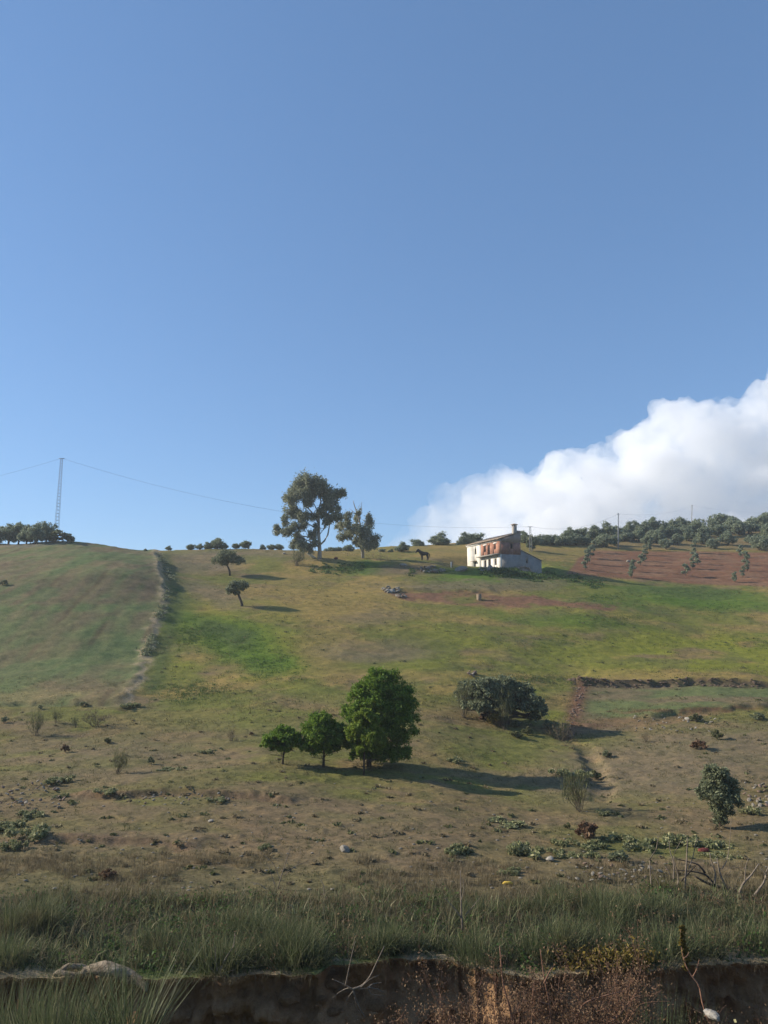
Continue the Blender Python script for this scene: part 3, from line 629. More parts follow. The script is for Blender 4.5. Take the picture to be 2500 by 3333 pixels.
# ------------------------------------------------------------------ two eucalypts on the ridge
z2 = zc(800, 1450, 3.0164)
def euc(base, lobes, label, trunkz, limbs, n, seed, mat, leaf=.3, per=9):
    bp = z2(*base); p = P(*bp); kk = px_m(p[1]) / 3.0164; rng = np.random.default_rng(seed)
    f = lambda x, y: np.array([(x - base[0]) * kk, 0, (base[1] - y) * kk])
    t = thing('eucalyptus_tree', label, 'eucalyptus', p, 0, 'eucalypts by the ruin')
    mb = MB(); pts = np.array([f(x, y) for x, y, r in trunkz]); pts[0, 2] -= .5; mb.tube(pts, [r * kk for _, _, r in trunkz], 8); mb.obj('trunk', M['barkpale'], t, smoothf=True)
    lb = MB(); ends = []
    for L in limbs:
        q = np.array([f(x, y) for x, y, r in L]); q[:, 1] += np.linspace(0, 1, len(q)) * rng.uniform(-2, 2); lb.tube(q, [r * kk for _, _, r in L], 6); ends += list(q[1:])
    LL = []
    for (x, y, rx, ry) in lobes:
        c = f(x, y); c[1] = rng.uniform(-1.6, 1.6); LL.append((*c, rx * kk * 1.12, rx * kk * 1.12, ry * kk * 1.12))
    sc_ = sub_clumps(LL, per, .34, rng, -1, 1.2)
    E = np.array(ends + list(pts[2:]))
    for s_ in sc_[::2]:
        j = np.argmin(np.linalg.norm(E - np.array(s_[:3]), axis=1)); q, rr = limb(E[j], s_[:3], .07, .02, rng); lb.tube(q, rr, 4, False)
    lb.obj('branch', M['barkpale'], t, smoothf=True)
    V, Q = leaf_cards(in_gauss(sc_, n, rng, .72), leaf, rng, 2.8, .5); link('crown', raw_mesh('crown', V, Q=Q, mat=mat), t)
euc((722, 1115), [(520, 350, 70, 70), (620, 330, 80, 62), (700, 380, 75, 62), (640, 420, 90, 50), (470, 420, 60, 50), (440, 520, 55, 60), (430, 620, 55, 55), (380, 720, 32, 52), (480, 660, 55, 40), (560, 460, 70, 60), (590, 560, 50, 36),
    (740, 430, 45, 60), (840, 450, 62, 48), (925, 450, 52, 46), (860, 530, 55, 55), (830, 600, 50, 45), (900, 620, 30, 30), (880, 700, 55, 40), (300, 830, 34, 40), (385, 860, 55, 28), (480, 810, 45, 45), (550, 700, 60, 36), (560, 790, 45, 40),
    (650, 690, 44, 34), (740, 660, 40, 40), (640, 880, 46, 38), (520, 900, 60, 30), (460, 960, 40, 38), (560, 1000, 40, 60), (620, 1000, 40, 48), (690, 800, 30, 40), (800, 720, 45, 50), (690, 960, 30, 34), (770, 560, 35, 50)],
    'tall eucalyptus with open airy crown, tallest tree on the hilltop ridge', [(722, 1115, 24), (726, 1040, 19), (720, 960, 17), (712, 860, 15), (712, 740, 12), (708, 640, 9), (730, 540, 7), (700, 440, 5)],
    [[(722, 980, 10), (770, 930, 9), (800, 870, 8), (815, 770, 6), (850, 640, 4), (880, 520, 3)], [(714, 880, 9), (770, 810, 8), (790, 700, 6), (790, 560, 4), (830, 460, 3)], [(712, 760, 9), (650, 660, 7), (560, 560, 5), (490, 460, 3)], [(722, 960, 9), (620, 900, 7), (500, 880, 5), (390, 860, 4), (310, 840, 3)], [(712, 820, 8), (600, 760, 6), (480, 700, 4), (400, 640, 3)], [(724, 1010, 9), (680, 960, 7), (600, 930, 5), (520, 920, 4)], [(708, 660, 7), (650, 540, 5), (620, 400, 3)]], 38000, 51, M['euc'], .16, 15)
euc((1148, 1105), [(1000, 700, 40, 36), (980, 780, 55, 36), (910, 790, 40, 44), (1060, 800, 45, 50), (1020, 860, 60, 40), (1110, 880, 60, 55), (1180, 860, 50, 60), (1200, 740, 36, 70), (1160, 960, 80, 50), (1090, 960, 40, 36), (1270, 920, 46, 46), (1250, 970, 50, 32), (1200, 1000, 50, 24), (1110, 640, 26, 36), (1200, 680, 24, 30), (950, 900, 50, 24), (1090, 700, 26, 40)],
    'thinner half bare eucalyptus right of the tall one, bare twigs at its top', [(1148, 1105, 17), (1148, 1040, 14), (1140, 980, 12), (1130, 860, 10), (1120, 760, 8), (1090, 660, 6), (1060, 570, 4), (1050, 530, 2)],
    [[(1146, 1030, 9), (1090, 960, 8), (1020, 910, 6), (940, 800, 4), (900, 760, 2)], [(1132, 880, 7), (1180, 760, 5), (1200, 650, 3)], [(1142, 1000, 8), (1200, 960, 6), (1270, 900, 4)], [(1110, 720, 5), (1135, 640, 3), (1140, 560, 1.5)], [(1100, 690, 4), (1050, 640, 2.5), (1010, 605, 1.2)], [(1090, 660, 3), (1100, 590, 2), (1125, 545, 1)], [(1030, 920, 4), (940, 905, 2), (880, 900, 1)]], 14000, 52, M['euc'], .15, 13)

# ------------------------------------------------------------------ olives on the ridges: a few individuals, copied
protos = []
for q in range(5):
    rng = np.random.default_rng(60 + q); LL = []
    for j in range(6):
        a = j * 1.05 + rng.uniform(-.3, .3); r0 = rng.uniform(.7, 1.15)
        LL.append((math.cos(a) * r0, math.sin(a) * r0, 1.45 + rng.uniform(-.45, .8), rng.uniform(.7, 1.0), rng.uniform(.7, 1.0), rng.uniform(.75, 1.1)))
    LL.append((0, 0, 2.3, .8, .8, .8)); LL.append((rng.uniform(-.4, .4), rng.uniform(-.4, .4), 1.1, 1.1, 1.1, .7))
    protos.append(build_tree('olive_tree', 'x', 'olive tree', (0, 0, -500), LL, rng, M['olive'], M['barkdark'], [(0, 0, -.5, .2), (.05, 0, .5, .16), (0, .05, 1.2, .12), (.05, 0, 1.8, .07)], per=11, rel=.44, leaves=4600, leaf=.15, asp=2.2, nlimb=2, lr=.06, shell=.1, lo=-1))
for q in range(3):
    rng = np.random.default_rng(70 + q); LL = [(rng.uniform(-.2, .2), rng.uniform(-.2, .2), h, .42, .42, .5) for h in (.5, 1.0, 1.5)]
    protos.append(build_tree('young_olive', 'x', 'young olive', (0, 0, -500), LL, rng, M['olive'], M['barkdark'], [(0, 0, -.3, .05), (.02, 0, .6, .04), (0, 0, 1.4, .02)], per=7, rel=.5, leaves=1100, leaf=.11, asp=1.9, nlimb=2, lr=.03, shell=.35, group='young olives on the ploughed slope'))
used_p = set(); pick = np.random.default_rng(77)
def place(kind, px, py, wpx, label, group, hx=1.0, dz=0.0, depth=None):
    """stand a copy with its crown wpx photo pixels wide on the ground seen at px,py"""
    p = P(px, py) if depth is None else (lambda v: np.array([v[0], depth, float(H(v[0], depth))]))(at_depth(px, py, depth))
    i = int(pick.integers(0, 5) if kind == 'olive' else pick.integers(5, 8)); nat = 3.5 if kind == 'olive' else 1.15
    s = wpx * px_m(p[1]) / nat; rz = pick.uniform(0, 6.28); sc = (s, s, s * hx * pick.uniform(.9, 1.12)); p = p + np.array([0, 0, dz])
    if i in used_p: return dup(protos[i], p, rz, sc, label, group)
    used_p.add(i); o = protos[i]; o.location = tuple(p); o.rotation_euler = (0, 0, rz); o.scale = sc; o['label'] = label; o['group'] = group; return o
z4 = zc(1850, 1600, 2.5523)
RG_ = 'olives of the grove on the right ridge'
front = [(55, 440, 105, 'front olive at the left end of the right grove, nearest the ruined house'), (150, 445, 95, 'olive second from the left in the front of the right grove'), (290, 462, 135, 'broad olive just left of the upright pole at the ploughed field corner'),
 (380, 452, 95, 'olive half hidden behind the upright pole'), (470, 412, 115, 'olive just right of the upright pole with its trunk showing'), (585, 415, 120, 'round olive at the head of the second sapling row'),
 (655, 448, 100, 'small olive standing at the top of the second row of young olives'), (745, 432, 130, 'olive in the gap between the second and third sapling rows'), (812, 478, 100, 'low olive standing closest to the ploughed field edge, midway along the grove'),
 (860, 378, 110, 'dark olive with short trunk behind the low one'), (905, 440, 105, 'pale olive left of the third sapling row'), (1000, 410, 110, 'olive standing under the leaning pole'),
 (1115, 436, 130, 'rounded olive right of the third sapling row'), (1205, 475, 95, 'small dense olive alone on bare ground at the ploughed edge'), (1325, 446, 135, 'wide olive midway between third and fourth sapling rows'),
 (1420, 362, 120, 'olive with visible trunk on the bare rise at the upper right'), (1500, 355, 160, 'largest olive of the right grove on the bare rise'), (1605, 490, 150, 'olive nearest the right picture edge with its trunk showing'), (1500, 425, 70, 'little olive bush above the fourth sapling row'), (1560, 440, 90, 'olive bush left of the one at the right picture edge'), (690, 400, 90, 'olive behind the small one heading the second row')]
for x, y, w, lab in front: place('olive', *z4(x, y), w / 2.5523, lab, RG_, 1.0)
rb = np.random.default_rng(81)
back = [(225, 400, 110), (330, 400, 130), (20, 400, 100), (110, 400, 95), (420, 370, 90), (500, 370, 100), (560, 360, 100), (630, 355, 100), (690, 345, 110), (750, 345, 110), (800, 350, 80), (850, 330, 90), (910, 330, 100), (970, 330, 110), (1030, 350, 95), (1080, 340, 110), (1160, 300, 140), (1150, 380, 100), (1240, 310, 120), (1250, 370, 110), (1310, 310, 110), (1340, 350, 110), (1370, 320, 120), (1440, 300, 130), (1540, 290, 140), (1600, 330, 120), (1650, 320, 130), (1660, 400, 130), (1720, 420, 150), (1780, 380, 150), (1210, 330, 100), (960, 380, 90), (770, 380, 90)]
ORD = 'first second third fourth fifth sixth seventh eighth ninth tenth eleventh twelfth thirteenth fourteenth fifteenth sixteenth seventeenth eighteenth nineteenth twentieth'.split()
def nth(j, n): return (ORD[j] + ' from the left') if j < (n + 1) // 2 else (ORD[n - 1 - j] + ' from the right')
back.sort()
for j, (x, y, w) in enumerate(back): place('olive', *z4(x, y), w * 1.1 / 2.5523, f'grey-green olive in the back rows of the right grove, {nth(j, len(back))}', 'back rows of the right grove', 1.05)
z3 = zc(1300, 1650, 2.765)
for x, y, w, lab in ((20, 352, 130, 'round bush-like olive on the skyline left of the horse'), (165, 350, 110, 'olive on the skyline above the horse'), (355, 345, 190, 'wide low olive on the skyline between horse and ruined house'), (590, 338, 150, 'olive on the skyline behind the left end of the ruined house roof'), (680, 335, 150, 'taller olive on the skyline touching the roof of the ruined house'),
   (1130, 325, 130, 'dark olive just right of the ruined house chimney'), (1240, 340, 120, 'olive right of the small lattice mast'), (1330, 340, 130, 'olive between the small mast and the right grove'), (1390, 345, 130, 'olive at the start of the right grove, dark and round'), (1500, 345, 150, 'olive at the left end of the right grove skyline'), (1590, 345, 130, 'olive next to the left end of the right grove skyline')):
    place('olive', *z3(x, y), w / 2.765, lab, 'olives on the skyline by the ruin', .9, -.3 if x > 1000 else -.75)
z8 = zc(400, 1700, 2.765)
for x, y, w, lab in ((205, 228, 34, 'tiny bush on the skyline at the top of the field bank'), (610, 232, 80, 'small skyline olive at the left end of the ridge hedge'), (690, 236, 80, 'low olive in the ridge hedge left of its highest one'), (770, 238, 100, 'middle olive of the low ridge hedge'), (850, 238, 130, 'highest olive of the low ridge hedge left of the tall eucalyptus'), (915, 240, 70, 'right end olive of the low ridge hedge'),
   (1020, 230, 75, 'skyline bush just right of the ridge hedge'), (1100, 230, 100, 'rounder skyline bush right of the ridge hedge'), (1257, 228, 60, 'small skyline bush left of the eucalyptus'), (1335, 224, 80, 'upright skyline bush beside the eucalyptus foliage'), (1405, 224, 80, 'skyline bush touching the eucalyptus foliage'), (410, 226, 60, 'flat bush on the skyline right of the field bank')):
    place('olive', *z8(x, y), w / 2.765, lab, 'bushes on the middle skyline', .8, -.1, 158.0 if x > 230 else 146.0)
for j, (x, y, w) in enumerate(((790, 975, 60), (840, 978, 80), (910, 985, 80), (1010, 978, 110), (1335, 985, 70), (1425, 990, 60), (1540, 982, 150))):
    place('olive', *z2(x, y), w / 3.0164, f'low skyline bush seen beyond the two eucalypts, {nth(j, 7)}', 'skyline bushes beyond the eucalypts', .8, -.3, 164.0)
zL = zc(0, 1450, 4.1475)
for x, y, w, lab in ((-60, 1340, 190, 'olive cut by the left picture edge on the left hilltop'), (110, 1370, 260, 'leftmost whole olive on the left hilltop, several stems'), (250, 1330, 230, 'tall olive second in the left hilltop group'), (360, 1320, 210, 'olive with the highest crown in the left hilltop group'), (470, 1310, 230, 'round olive third in the left hilltop group'), (620, 1310, 230, 'olive nearest the lattice mast, crown spreading right')):
    place('olive', *zL(x, y), w * 1.05 / 4.1475, lab, 'olives on the left hilltop', 1.2, .1, 139.0 + (x % 7))
rows_ = {'first': [(208, 505), (185, 550), (160, 600), (140, 650)], 'second': [(672, 490), (645, 530), (630, 580), (602, 615), (545, 665), (522, 715)], 'third': [(1045, 510), (1040, 560), (1075, 605), (1035, 640), (975, 700)], 'fourth': [(1428, 545), (1470, 610), (1488, 660), (1450, 710), (1385, 755)]}
for rn, pts in rows_.items():
    for j, (x, y) in enumerate(pts):
        pos_ = ['topmost', 'second from the top', 'third from the top', 'fourth from the top', 'fifth from the top', 'sixth from the top'][j] if j < len(pts) - 1 else 'lowest'
        place('young', *z4(x, y), pick.uniform(48, 64) / 2.5523, f'{pos_} young olive of the {rn} sapling row on the red slope', 'young olives on the ploughed slope', 1.0)
for i, o in enumerate(protos):
    if i not in used_p: place('olive' if i < 5 else 'young', 2400 + i, 1760, 40, 'olive at the far right of the grove', RG_)

# ------------------------------------------------------------------ ruined farmhouse
HB = HC; F = Vector((-.39, .92, 0)).normalized(); G = Vector((.92, .39, 0)).normalized()
house = thing('ruined_farmhouse', 'ruined two storey farmhouse, white plaster and bare brick, on the ridge', 'house', HB)
def hp(u, w, z): v = F * u + G * w; return (v.x, v.y, z)
def wall_cells(name, mat, axis, a0, a1, zb, ztop, t0, t1, ops, fixed=0, parent=house, kinks=(), uv=False):
    """wall along u ('u') or w ('w') built as cells round its openings; t0..t1 its thickness span on the other axis; ztop(a) the top line"""
    br = sorted(set([a0, a1] + [q for o in ops for q in o[:2]] + list(kinks))); mb = MB()
    for x0, x1 in zip(br[:-1], br[1:]):
        cut = sorted([(o[2], o[3]) for o in ops if o[0] <= x0 + 1e-6 and o[1] >= x1 - 1e-6]); z = zb
        spans = []
        for c0, c1 in cut: spans.append((z, c0, False)); z = c1
        spans.append((z, None, True))
        for z0, z1, top in spans:
            if not top and z1 - z0 < .02: continue
            za, zb_ = (ztop(x0 + 1e-4), ztop(x1 - 1e-4)) if top else (z1, z1)
            q = [(x0, t0, z0), (x1, t0, z0), (x1, t1, z0), (x0, t1, z0), (x0, t0, za), (x1, t0, zb_), (x1, t1, zb_), (x0, t1, za)]
            mb.hexa([hp(a, b, c) if axis == 'u' else hp(b, a, c) for a, b, c in q])
    o = mb.obj(name, mat, parent)
    if uv:
        ul = o.data.uv_layers.new(name='UVMap'); co = np.empty(len(o.data.vertices) * 3, np.float32); o.data.vertices.foreach_get('co', co); co = co.reshape(-1, 3)
        vi = np.empty(len(o.data.loops), np.int32); o.data.loops.foreach_get('vertex_index', vi)
        d = F if axis == 'u' else G; al = co[:, 0] * d.x + co[:, 1] * d.y
        ul.data.foreach_set('uv', np.stack([al[vi], co[vi, 2]], 1).astype(np.float32).ravel())
    return o
LW = 12.4; UB = 7.0; EH = 5.45; FL = 2.72; WR = 4.55; W2 = 9.2; BASE = -1.8
def fill(name, axis, o, off, mat=M['dark'], frame=True):
    """frame and dark pane set back inside an opening"""
    a0, a1, z0, z1 = o; mb = MB(); r = .09
    T = (lambda a, b, c: hp(a, b, c)) if axis == 'u' else (lambda a, b, c: hp(b, a, c))
    for x0, x1, y0, y1 in ((a0, a0 + r, z0, z1), (a1 - r, a1, z0, z1), (a0 + r, a1 - r, z1 - r, z1), (a0 + r, a1 - r, z0, z0 + r)):
        mb.hexa([T(*q) for q in ((x0, off - .05, y0), (x1, off - .05, y0), (x1, off, y0), (x0, off, y0), (x0, off - .05, y1), (x1, off - .05, y1), (x1, off, y1), (x0, off, y1))])
    w = mb.obj(name, M['wood'], house)
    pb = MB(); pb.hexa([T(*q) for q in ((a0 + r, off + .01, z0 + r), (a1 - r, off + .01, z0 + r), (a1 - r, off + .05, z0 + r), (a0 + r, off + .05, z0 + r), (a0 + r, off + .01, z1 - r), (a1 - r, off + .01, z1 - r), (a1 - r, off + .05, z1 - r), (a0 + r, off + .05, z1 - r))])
    pb.obj('pane' if name == 'window' else 'door_leaf', mat, w)  # dark sheet painted as the unlit interior behind the opening
brick_ops = [(1.45, 2.05, 3.75, 4.8), (3.6, 4.35, 2.85, 4.75), (5.1, 5.85, 3.55, 4.75)]
low_ops = [(1.3, 2.0, .75, 1.95), (3.4, 4.35, 0, 2.05), (5.0, 5.9, .35, 1.95)]
pl_ops = [(8.7, 9.35, 3.45, 4.6), (9.0, 9.75, .2, 1.9)]
wall_cells('brick_wall', M['brick'], 'u', 0, UB, FL, lambda a: EH - .28, 0, .3, brick_ops, uv=True)
wall_cells('lower_wall', M['plaster'], 'u', 0, UB, BASE, lambda a: FL - .003, .02, .32, low_ops)
wall_cells('plaster_wall', M['plaster'], 'u', UB, LW, BASE, lambda a: EH, -.03, .32, pl_ops)
for o in brick_ops: fill('door' if o[2] < 3 else 'window', 'u', o, .16)
for o in low_ops: fill('door' if o[2] < .1 else 'window', 'u', o, .18)
fill('window', 'u', pl_ops[0], .14); fill('door', 'u', pl_ops[1], .14)
lt = MB()
for u0, u1 in ((1.0, 2.4), (4.7, 6.2)): lt.hexa([hp(*q) for q in ((u0, -.03, 4.83), (u1, -.03, 4.83), (u1, -.002, 4.83), (u0, -.002, 4.83), (u0, -.03, 5.06), (u1, -.03, 5.06), (u1, -.002, 5.06), (u0, -.002, 5.06))])
lt.obj('lintel', M['white'], house)
# eaves course, balcony slab, door canopy
ev = MB(); ev.hexa([hp(*q) for q in ((0, -.06, EH - .277), (UB - .003, -.06, EH - .277), (UB - .003, .3, EH - .277), (0, .3, EH - .277), (0, -.06, EH), (UB - .003, -.06, EH), (UB - .003, .3, EH), (0, .3, EH))])
ev.obj('eaves_course', M['conc'], house)
cn = MB()
for z0, z1, o_ in ((EH - .22, EH - .05, .16), (EH + .003, EH + .12, .30)): cn.hexa([hp(*q) for q in ((UB + .02, -o_, z0), (LW + .15, -o_, z0), (LW + .15, -.033, z0), (UB + .02, -.033, z0), (UB + .02, -o_, z1), (LW + .15, -o_, z1), (LW + .15, -.033, z1), (UB + .02, -.033, z1))])
cn.obj('cornice', M['white'], house)
bl = MB(); bl.hexa([hp(*q) for q in ((-.1, -.85, FL - .12), (UB + .45, -.85, FL - .12), (UB + .45, -.035, FL - .12), (-.1, -.035, FL - .12), (-.1, -.85, FL + .06), (UB + .45, -.85, FL + .06), (UB + .45, -.035, FL + .06), (-.1, -.035, FL + .06))])
bl.obj('balcony_slab', M['conc'], house)
cp = MB(); cp.hexa([hp(*q) for q in ((8.6, -.75, 1.98), (10.2, -.75, 1.98), (10.2, -.033, 2.08), (8.6, -.033, 2.08), (8.6, -.75, 2.08), (10.2, -.75, 2.08), (10.2, -.033, 2.2), (8.6, -.033, 2.2))])
cp.obj('door_canopy', M['tile'], house)
rise = 1.45
gt = lambda w: EH + rise * min(w, WR) / WR
gw = [(2.3, 2.85, 3.75, 4.85)]
wall_cells('gable_wall', M['oldbrick'], 'w', .302, WR, FL, lambda w: min(gt(w), 4.95) - .003, 0, .3, gw, uv=True)
wall_cells('gable_top', M['greybrick'], 'w', .302, WR, 4.95, lambda w: gt(w), .01, .3, [])
wall_cells('gable_base', M['greyplaster'], 'w', .322, WR, BASE, lambda w: FL - .003, .015, .3, [])
fill('window', 'w', gw[0], .15)
lean = lambda w: 3.55 - (w - WR) / (W2 - WR) * 1.85
wall_cells('lean_to_wall', M['greyplaster'], 'w', WR, W2, BASE - 1.0, lean, .012, .3, [(5.75, 6.15, 1.15, 1.75)])
fill('window', 'w', (5.75, 6.15, 1.15, 1.75), .15)
# back and end walls, floors close the shell
wall_cells('back_wall', M['greybrick'], 'u', .3, LW, BASE, lambda a: EH + rise - .01, WR - .3, WR - .005, [])
wall_cells('end_wall', M['plaster'], 'w', .322, WR - .3, BASE, lambda w: gt(w) - .01, LW - .3, LW - .003, [])
wall_cells('lean_to_back', M['greyplaster'], 'u', .3, LW, BASE - 1, lambda a: lean(W2) - .01, W2 - .3, W2 - .005, [])
wall_cells('lean_to_end', M['greyplaster'], 'w', WR, W2 - .3, BASE - 1, lambda w: lean(w) - .01, LW - .3, LW - .003, [])
def slab(name, mat, w0, w1, z0f, z1f, u0, u1, th, n=1, wave=False):
    mb = MB(); us = np.linspace(u0, u1, n + 1); sg_ = np.random.default_rng(5)
    for a, b in zip(us[:-1], us[1:]):
        dz = .05 * (.5 + .5 * math.sin(a * 15)) + sg_.uniform(0, .03) if wave else 0; e = sg_.uniform(-.06, .06) if wave else 0
        mb.hexa([hp(*q) for q in ((a, w0 - e, z0f + dz), (b, w0 - e, z0f + dz), (b, w1, z1f + dz), (a, w1, z1f + dz), (a, w0 - e, z0f + th + dz), (b, w0 - e, z0f + th + dz), (b, w1, z1f + th + dz), (a, w1, z1f + th + dz))])
    return mb.obj(name, mat, house)
slp = rise / WR
slab('roof', M['tile'], -.35, WR + .1, EH + .125 - .35 * slp, EH + .125 + slp * (WR + .1), -.12, LW + .1, .12, 52, True)
slab('lean_to_roof', M['tile'], WR + .11, W2 + .15, lean(WR) + .02, lean(W2 + .15) + .02, -.1, LW, .12, 40, True)
slab('floor', M['wood'], .33, WR - .31, FL - .1, FL - .1, .32, LW - .31, .1)
ch = MB()
cw0, cw1, cu0, cu1 = 3.15, 3.85, .02, .66; ctop = EH + rise + 1.25
ch.hexa([hp(*q) for q in ((cu0, cw0, 5.6), (cu1, cw0, 5.6), (cu1, cw1, 5.6), (cu0, cw1, 5.6), (cu0, cw0, ctop), (cu1, cw0, ctop), (cu1, cw1, ctop), (cu0, cw1, ctop))])
cho = ch.obj('chimney', M['conc'], house)
cc_ = MB()
for cu, cw in ((cu0, cw0), (cu1 - .16, cw0), (cu0, cw1 - .16), (cu1 - .16, cw1 - .16)): cc_.hexa([hp(*q) for q in ((cu, cw, ctop + .002), (cu + .16, cw, ctop + .002), (cu + .16, cw + .16, ctop + .002), (cu, cw + .16, ctop + .002), (cu, cw, ctop + .26), (cu + .16, cw, ctop + .26), (cu + .16, cw + .16, ctop + .26), (cu, cw + .16, ctop + .26))])
cm, cwm = (cu0 + cu1) / 2, (cw0 + cw1) / 2
base_ = [hp(a, b, ctop + .262) for a, b in ((cu0 - .18, cw0 - .18), (cu1 + .18, cw0 - .18), (cu1 + .18, cw1 + .18), (cu0 - .18, cw1 + .18))]
top_ = [hp(a, b, ctop + .36) for a, b in ((cu0 - .18, cw0 - .18), (cu1 + .18, cw0 - .18), (cu1 + .18, cw1 + .18), (cu0 - .18, cw1 + .18))]
cc_.hexa(base_ + top_); cc_.add(top_ + [hp(cm, cwm, ctop + .58)], T=[(0, 1, 4), (1, 2, 4), (2, 3, 4), (3, 0, 4)])
cc_.obj('chimney_cap', M['tile'], cho)
pr = MB(); pr.hexa([hp(*q) for q in ((.02, 3.96, 5.4), (.5, 3.96, 5.4), (.5, WR + .15, 5.4), (.02, WR + .15, 5.4), (.02, 3.96, EH + rise + .45), (.5, 3.96, EH + rise + .45), (.5, WR + .15, EH + rise + .42), (.02, WR + .15, EH + rise + .42))])
pr.obj('chimney_shoulder', M['greybrick'], house)
# broken vaulted oven against the gable
ov = MB(); nA = 12; w0, w1, hO, dO = 2.6, 6.0, 1.45, 1.5
def arc(r_, j): a = math.pi * j / nA; return (w0 + w1) / 2 - math.cos(a) * (w1 - w0) / 2 * r_, max(0, math.sin(a))**.6 * hO * r_ + (.12 * math.sin(j * 2.3) if 3 < j < 11 else 0)
for j in range(nA):
    a0 = arc(1, j); a1 = arc(1, j + 1); b0 = arc(.84, j); b1 = arc(.84, j + 1); zb = -1.0
    ov.hexa([hp(-dO, b0[0], b0[1] + zb), hp(-dO, b1[0], b1[1] + zb), hp(-.02, b1[0], b1[1] + zb), hp(-.02, b0[0], b0[1] + zb), hp(-dO, a0[0], a0[1] + zb), hp(-dO, a1[0], a1[1] + zb), hp(-.02, a1[0], a1[1] + zb), hp(-.02, a0[0], a0[1] + zb)])
oo = ov.obj('oven_vault', M['greybrick'], house)
of = MB(); ring = [hp(-dO + .25, arc(.835, j)[0], arc(.835, j)[1] - 1.0) for j in range(nA + 1)]; ring2 = [hp(-dO + .5, arc(.835, j)[0], arc(.835, j)[1] - 1.0) for j in range(nA + 1)]
low = [hp(-dO + .25, arc(.835, j)[0], -3.0) for j in range(nA + 1)]; low2 = [hp(-dO + .5, arc(.835, j)[0], -3.0) for j in range(nA + 1)]
for j in range(nA): of.hexa([low[j], low[j + 1], low2[j + 1], low2[j], ring[j], ring[j + 1], ring2[j + 1], ring2[j]])
of.obj('oven_front', M['greybrick'], oo)

# ------------------------------------------------------------------ horse
p = z3(225, 482); hb_ = P(*p); hs = 1.0
hv = [('pelvis', .50, 0, 1.26, .38), ('rump', .80, 0, 1.18, .30), ('loin', .22, 0, 1.20, .34), ('barrel', -.10, 0, 1.16, .38), ('chest', -.44, 0, 1.22, .37), ('neck0', -.70, 0, 1.46, .30), ('neck1', -.94, 0, 1.68, .23), ('poll', -1.14, 0, 1.84, .19), ('face', -1.30, 0, 1.66, .17), ('muzzle', -1.48, 0, 1.40, .14), ('lip', -1.54, 0, 1.30, .10)]
Vh = []; Rh = []; Eh = []; ix = {}
for nm, x, y, z, r in hv: ix[nm] = len(Vh); Vh.append((x, y, z)); Rh.append(r)
for a, b in (('pelvis', 'rump'), ('muzzle', 'lip'), ('pelvis', 'loin'), ('loin', 'barrel'), ('barrel', 'chest'), ('chest', 'neck0'), ('neck0', 'neck1'), ('neck1', 'poll'), ('poll', 'face'), ('face', 'muzzle')): Eh.append((ix[a], ix[b]))
def chain(start, pts):
    k0 = ix[start]
    for x, y, z, r in pts: Vh.append((x, y, z)); Rh.append(r); Eh.append((k0, len(Vh) - 1)); k0 = len(Vh) - 1
for sy, dx in ((.15, 0), (-.15, .14)):
    chain('chest', [(-.46 + dx * .4, sy, .90, .16), (-.44 + dx * .6, sy, .50, .085), (-.45 + dx * .6, sy, .14, .068), (-.50 + dx * .6, sy, .0, .085)])
for sy, dx in ((.15, 0.10), (-.15, -.14)):
    chain('pelvis', [(.50 + dx * .5, sy, .92, .23), (.66 + dx, sy, .55, .10), (.60 + dx, sy, .15, .07), (.55 + dx, sy, .0, .085)])
chain('poll', [(-1.08, .07, 2.02, .05)]); chain('poll', [(-1.06, -.07, 2.02, .05)])
me = bpy.data.meshes.new('horse'); me.from_pydata(Vh, Eh, []); hor = link('horse', me, None, hb_); hor.rotation_euler = (0, 0, math.radians(8)); hor.scale = (1.15,) * 3
sk = hor.modifiers.new('skin', 'SKIN'); sv = me.skin_vertices[0].data
for i, r in enumerate(Rh): sv[i].radius = (r, r)
sv[0].use_root = True
sb = hor.modifiers.new('sub', 'SUBSURF'); sb.levels = 2; sb.render_levels = 2
me.materials.append(M['horse'])
tag(hor, 'black horse standing side on facing left on the ridge between trees and house', 'horse')
tb = MB(); tb.tube([(.84, 0, 1.26), (.92, .02, 1.14), (.95, 0, .85), (.92, 0, .48)], [.05, .08, .09, .02], 7); tb.obj('tail', M['horse'], hor)
mn = MB()
for j in range(9):
    t_ = j / 8; x = -.55 - .5 * t_; z = 1.60 + .40 * t_; mn.tube([(x, 0, z), (x + .06, .07, z - .05), (x + .04, .13, z - .2)], [.04, .035, .01], 5)
mn.obj('mane', M['horse'], hor)

# ------------------------------------------------------------------ masts, poles, cables
def mast(name, label, px, pyb, pyt, wb, wt, nr, depth=None):
    b = P(px, pyb) if depth is None else at_depth(px, pyb, depth); top = at_depth(px, pyt, b[1]); h = top[2] - b[2] + .3
    t = thing(name, label, 'mast', (b[0], b[1], b[2] - .3), math.radians(4))
    for sx in (-1, 1):
        for sy in (-1, 1):
            mb = MB(); mb.tube([(sx * wb / 2, sy * wb / 2, 0), (sx * wt / 2, sy * wt / 2, h)], .025, 5); mb.obj('upright', M['metal'], t)
    for j in range(nr):
        f = (j + .6) / nr; w = (wb + (wt - wb) * f) / 2 + .0; z = f * h; mb = MB()
        for sy in (-1, 1): mb.box((-w + .03, sy * w - .02, z - .025), (w - .03, sy * w + .02, z + .025))
        mb.obj('rung', M['metal'], t)
        mb = MB()
        for sx in (-1, 1): mb.tube([(sx * w, -w, z), (sx * w, w, z + h / nr * (1 if j < nr - 1 else .3))], .015, 4)
        mb.obj('brace', M['metal'], t)
    mb = MB(); mb.box((-.55, -.06, h), (.55, .06, h + .1)); mb.obj('crossarm', M['metal'], t)
    return np.array([b[0], b[1], b[2] - .3 + h + .1])
